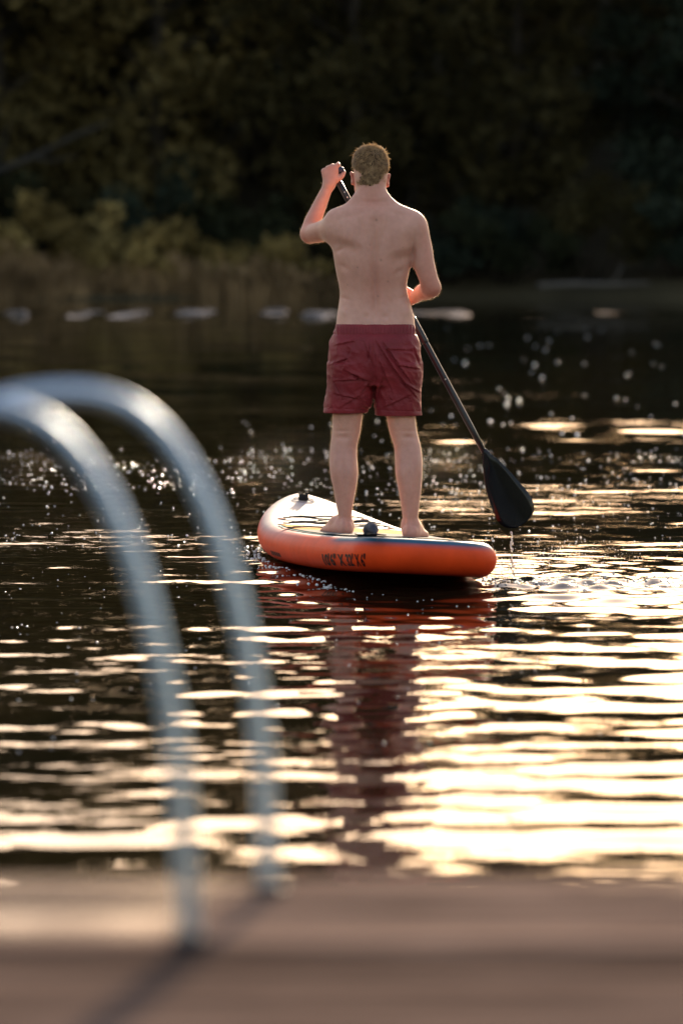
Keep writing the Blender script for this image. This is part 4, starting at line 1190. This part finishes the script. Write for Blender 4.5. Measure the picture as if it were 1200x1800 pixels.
    k = len(idx); p0 = co[idx] + r.normal(size=(k, 3)) * .0025; nn = no[idx]
    dn = np.array((0, 0, -1.0)) + r.normal(size=(k, 3)) * .5; dn -= nn * np.sum(dn * nn, 1)[:, None]
    ln = (.004 + .006 * r.random(k)) * np.where(py_[idx] > 728, 1.2, .7)
    p1 = p0 + (nn * .75 + dn * .7) * ln[:, None]
    w = np.cross(nn, dn); w /= np.maximum(np.linalg.norm(w, axis=1), 1e-6)[:, None]; w *= .00016
    V = np.stack([p0 - w, p0 + w, p1], 1).reshape(-1, 3)
    fz, nt, b = newmat('fine_hair'); nt.nodes.remove(b)
    tr = nt.nodes.new('ShaderNodeBsdfTranslucent'); tr.inputs[0].default_value = (.9, .66, .40, 1)
    df = nt.nodes.new('ShaderNodeBsdfDiffuse'); df.inputs[0].default_value = (.45, .28, .19, 1)
    ms = nt.nodes.new('ShaderNodeMixShader'); ms.inputs[0].default_value = .6
    nt.links.new(df.outputs[0], ms.inputs[1]); nt.links.new(tr.outputs[0], ms.inputs[2]); nt.links.new(ms.outputs[0], nt.nodes['Material Output'].inputs['Surface'])
    bh = mesh_obj('body_hair', V, np.arange(3 * k).reshape(-1, 3), fz, person, True); bh['kind'] = 'stuff'
build_hair()

# ================================================================== PADDLE
def build_paddle():
    base = SH0
    root = empty('paddle', Vector(SH1))
    o0 = Vector(SH1)
    carbon = simple('carbon_black', (.008, .008, .010), .28, var=.3, scale=40, spec=.4)
    s0, s1 = Vector(SH0), Vector(SH1)
    ax = (s1 - s0).normalized()
    mb = MB(); mb.tube([s0.lerp(s1, t) - o0 for t in np.linspace(.012, 1.01, 12)], [.0148] * 11 + [.0125], 16); mb.build('shaft', carbon, root, True)
    # T grip
    navy = simple('navy_grip', (.012, .016, .05), .4)
    e0, e1 = Vector(P(565, 303.5, .335)), Vector(P(604, 297.5, .325))
    mb = MB(); mb.tube([e0.lerp(e1, t) - o0 for t in np.linspace(0, 1, 11)], [.009, .014, .0155, .016, .0155, .015, .0155, .016, .0155, .014, .009], 14); mb.build('grip', navy, root, True)
    # clamp and pin holes of the adjustable shaft
    mb = MB(); mb.tube([Vector(shaft(q)) - o0 for q in (560, 564, 600, 604)], [.016, .0175, .0175, .016], 16); mb.build('clamp', simple('clamp_black', (.015, .015, .016), .35), root, True)
    pale = simple('pin_steel', (.55, .55, .55), .3, metal=1)
    for q in (338, 347, 667):
        c_ = Vector(shaft(q)); mb = MB(); mb.lathe([(.004, 0), (.004, .0012)], 10, Matrix.Translation(c_ - o0 + Vector((.002, -.0150, 0))) @ Matrix.Rotation(math.pi / 2, 4, 'X')); mb.build('pin', pale, root)
    # blade: outline on a plane facing roughly towards the dock
    outl = [(845, 788), (846, 800), (847.5, 815), (849, 832), (851, 848), (854, 863), (858, 877), (863, 891), (868, 903), (873, 914), (879, 922), (888, 927.5), (899, 929), (908, 927.5), (915, 924.5), (923, 918.5), (930, 911), (936, 903), (938.5, 896), (937.5, 886), (933, 874), (927, 865), (918, 854), (909, 844), (899, 832.5), (889, 822), (879, 811.5), (870, 804), (861, 797), (854, 788)]
    tip = P(905, 929, .18); 
    c0 = Vector(P(850, 789, .150)); lo = Vector(tip) - c0
    def dep(px, py):
        t = (py - 789) / 140; u = (px - (849 + t * 52)) / 45
        return .150 + .030 * t + .030 * u * .5 + .016 * u * u - .010 * t * (1 - t) * 0
    front = [Vector(P(x, y_, dep(x, y_))) - o0 for x, y_ in outl]
    bm = bmesh.new()
    # grid fill: rows between left and right outline
    n = len(outl) // 2
    left = outl[:n]; right = outl[::-1][:n]
    rows = []
    for i in range(n):
        row = []
        for k in range(9):
            t = k / 8; x = left[i][0] * (1 - t) + right[i][0] * t; y_ = left[i][1] * (1 - t) + right[i][1] * t
            thick = .0022 + .006 * (1 - abs(2 * t - 1)) ** 1.5 * (1 - i / n) + .010 * max(0, 1 - i / 4.0) * (1 - abs(2 * t - 1)) ** .5
            p = Vector(P(x, y_, dep(x, y_))) - o0
            row.append((bm.verts.new(p - Vector((0, thick, 0))), bm.verts.new(p + Vector((0, thick, 0)))))
        rows.append(row)
    for i in range(n - 1):
        for k in range(8):
            a, b, c_, d = rows[i][k], rows[i][k + 1], rows[i + 1][k + 1], rows[i + 1][k]
            bm.faces.new((a[0], d[0], c_[0], b[0])); bm.faces.new((a[1], b[1], c_[1], d[1]))
        for k, s_ in ((0, 1), (8, -1)):
            a, d = rows[i][k], rows[i + 1][k]; q = (a[0], a[1], d[1], d[0]); bm.faces.new(q if s_ > 0 else q[::-1])
    for i, s_ in ((0, 1), (n - 1, -1)):
        for k in range(8):
            a, b = rows[i][k], rows[i][k + 1]; q = (a[0], b[0], b[1], a[1]); bm.faces.new(q if s_ > 0 else q[::-1])
    bmesh.ops.recalc_face_normals(bm, faces=bm.faces)
    me = bpy.data.meshes.new('blade'); bm.to_mesh(me); bm.free(); me.materials.append(simple('blade_black', (.004, .005, .007), .16, var=.3, scale=20, spec=.25)); me.polygons.foreach_set('use_smooth', [True] * len(me.polygons))
    bl = bpy.data.objects.new('blade', me); link(bl, root)
    tag(root, 'black stand-up paddle held by the person, blade dripping above the water', 'paddle')
build_paddle()

# ================================================================== BUBBLES AND GLINTS, DRIPS, SPLASH
def blobs(C, rad, flat=1.0, half=True):
    """many small smooth domes or beads as one mesh"""
    rings = [(0.0, 1.0), (.5, .866), (.866, .5), (1.0, 0.0)] if half else [(0, 1), (.6, .8), (.95, .3), (.95, -.3), (.6, -.8), (0, -1)]
    n = 8; tv, tf = [], []
    for j, (r_, z) in enumerate(rings):
        for k in range(n): tv.append((r_ * math.cos(2 * math.pi * k / n), r_ * math.sin(2 * math.pi * k / n), z * flat))
    for j in range(len(rings) - 1):
        for k in range(n): tf.append((j * n + k, (j + 1) * n + k, (j + 1) * n + (k + 1) % n, j * n + (k + 1) % n))
    tv, tf = np.array(tv), np.array(tf)
    V = (C[:, None, :] + tv[None] * rad[:, None, None]).reshape(-1, 3)
    Fc = (tf[None] + (np.arange(len(C)) * len(tv))[:, None, None]).reshape(-1, 4)
    return V, Fc
FOAM, nt_, b_ = newmat('bubble_glint_film')
b_.inputs['Base Color'].default_value = (.55, .55, .55, 1); b_.inputs['Roughness'].default_value = .16; b_.inputs['Specular IOR Level'].default_value = .8; b_.inputs['Coat Weight'].default_value = .6; b_.inputs['Coat Roughness'].default_value = .08
def scatter(n, y0, y1, x0, x1, seed, clump=None):
    r = np.random.default_rng(seed)
    py = r.uniform(y0, y1, n * 4); px = r.uniform(x0, x1, n * 4)
    D = H * F / (py - YH)
    keep = r.random(n * 4) < np.clip(value_noise((px) / 46.0, D * 1.3, seed) * 1.7 - .25, .05, 1) if clump is None else clump(px, py, r)
    px, D = px[keep][:n], D[keep][:n]
    x = (px - 600) / F * D
    return x, D
def bubbles():
    xs, ys, rs = [], [], []
    for n, y0, y1, x0, x1, seed, ra, rb in ((900, 788, 868, -250, 1450, 61, .0035, .0090), (300, 868, 960, -250, 1450, 62, .003, .007), (200, 960, 1130, -250, 1450, 63, .002, .0045), (40, 690, 788, -250, 1450, 64, .006, .012), (60, 1130, 1330, -200, 1400, 65, .003, .005), (60, 575, 770, 780, 1350, 67, .010, .024)):  # last group, far right, stands in for sky glints on ripples
        x, D = scatter(n, y0, y1, x0, x1, seed)
        r = np.random.default_rng(seed + 100)
        xs.append(x); ys.append(D); rs.append(ra + (rb - ra) * r.random(len(x)) ** 2)
    # foam beads along the hull's waterline
    r = np.random.default_rng(66)
    bx, by, yaw = BOARD_Q[:3]; n = 170
    t = r.uniform(-1.5, 1.25, n); sgn = np.where(r.random(n) < .85, -1, 1)
    hw = np.array([np.interp(q, OUT[:, 1], OUT[:, 0]) for q in t]) - .02 + np.abs(r.normal(0, .05, n))
    lx, ly = sgn * hw, t
    xs.append(bx + lx * math.cos(yaw) - ly * math.sin(yaw)); ys.append(by + lx * math.sin(yaw) + ly * math.cos(yaw)); rs.append(.0025 + .006 * r.random(n) ** 3)
    # churned wake
    n = 600; wx = .62 + 2.2 * r.random(n) ** 1.2; xs.append(wx); ys.append(16.72 + r.normal(0, .14, n) * (1 + .2 * wx)); rs.append(.003 + .006 * r.random(n) ** 2)
    x, y_, rad = np.concatenate(xs), np.concatenate(ys), np.concatenate(rs)
    # keep them off the board itself
    dx, dy = x - bx, y_ - by; lx, ly = dx * math.cos(yaw) + dy * math.sin(yaw), -dx * math.sin(yaw) + dy * math.cos(yaw)
    ok = np.abs(lx) > np.interp(ly, OUT[:, 1], OUT[:, 0], left=0, right=0) - .03
    x, y_, rad = x[ok], y_[ok], rad[ok]
    z = wave_field(x, y_) - rad * .1
    V, Fc = blobs(np.stack([x, y_, z], 1), rad, .8)
    tag(mesh_obj('bubbles_and_glints', V, Fc, FOAM), 'tiny glinting bubbles scattered on the lake surface, some standing in for glints on ripples', 'bubbles', kind='stuff')
bubbles()
def splash():
    DROP, nt, b = newmat('water_drop'); b.inputs['Base Color'].default_value = (.8, .8, .8, 1); b.inputs['Roughness'].default_value = .08; b.inputs['Transmission Weight'].default_value = .6; b.inputs['IOR'].default_value = 1.333
    r = np.random.default_rng(70)
    tip = P(898, 929, .180)
    pts, rad = [], []
    for k in range(34):
        t = r.random() ** .8; pts.append(tip + np.array((r.normal(0, .003) + .006 * t, r.normal(0, .004), -.19 * t))); rad.append(.0022 + .0025 * r.random())
    V, Fc = blobs(np.array(pts), np.array(rad), 1.7, False)
    tag(mesh_obj('paddle_drips', V, Fc, DROP), 'thin string of drops falling from the paddle blade', 'water drops', kind='stuff')
    pts, rad = [], []
    for cx, cy, n, sx, sz in ((900, 985, 60, .05, .02), (918, 992, 70, .06, .02), (1010, 985, 260, .16, .06), (1048, 1000, 60, .03, .03), (985, 965, 160, .12, .05)):
        D = 17.3
        for k in range(n):
            p = np.array(W(cx, cy, D)); p += np.array((r.normal(0, sx), r.normal(0, .15), 0)); p[2] = max(.004, p[2] * .4 + abs(r.normal(0, sz)))
            pts.append(p); rad.append(.0012 + .0025 * r.random() ** 2)
    V, Fc = blobs(np.array(pts), np.array(rad), 1.0, False)
    tag(mesh_obj('splash_droplets', V, Fc, DROP), 'fine spray of droplets kicked up beside the board tail', 'splash', kind='stuff')
splash()
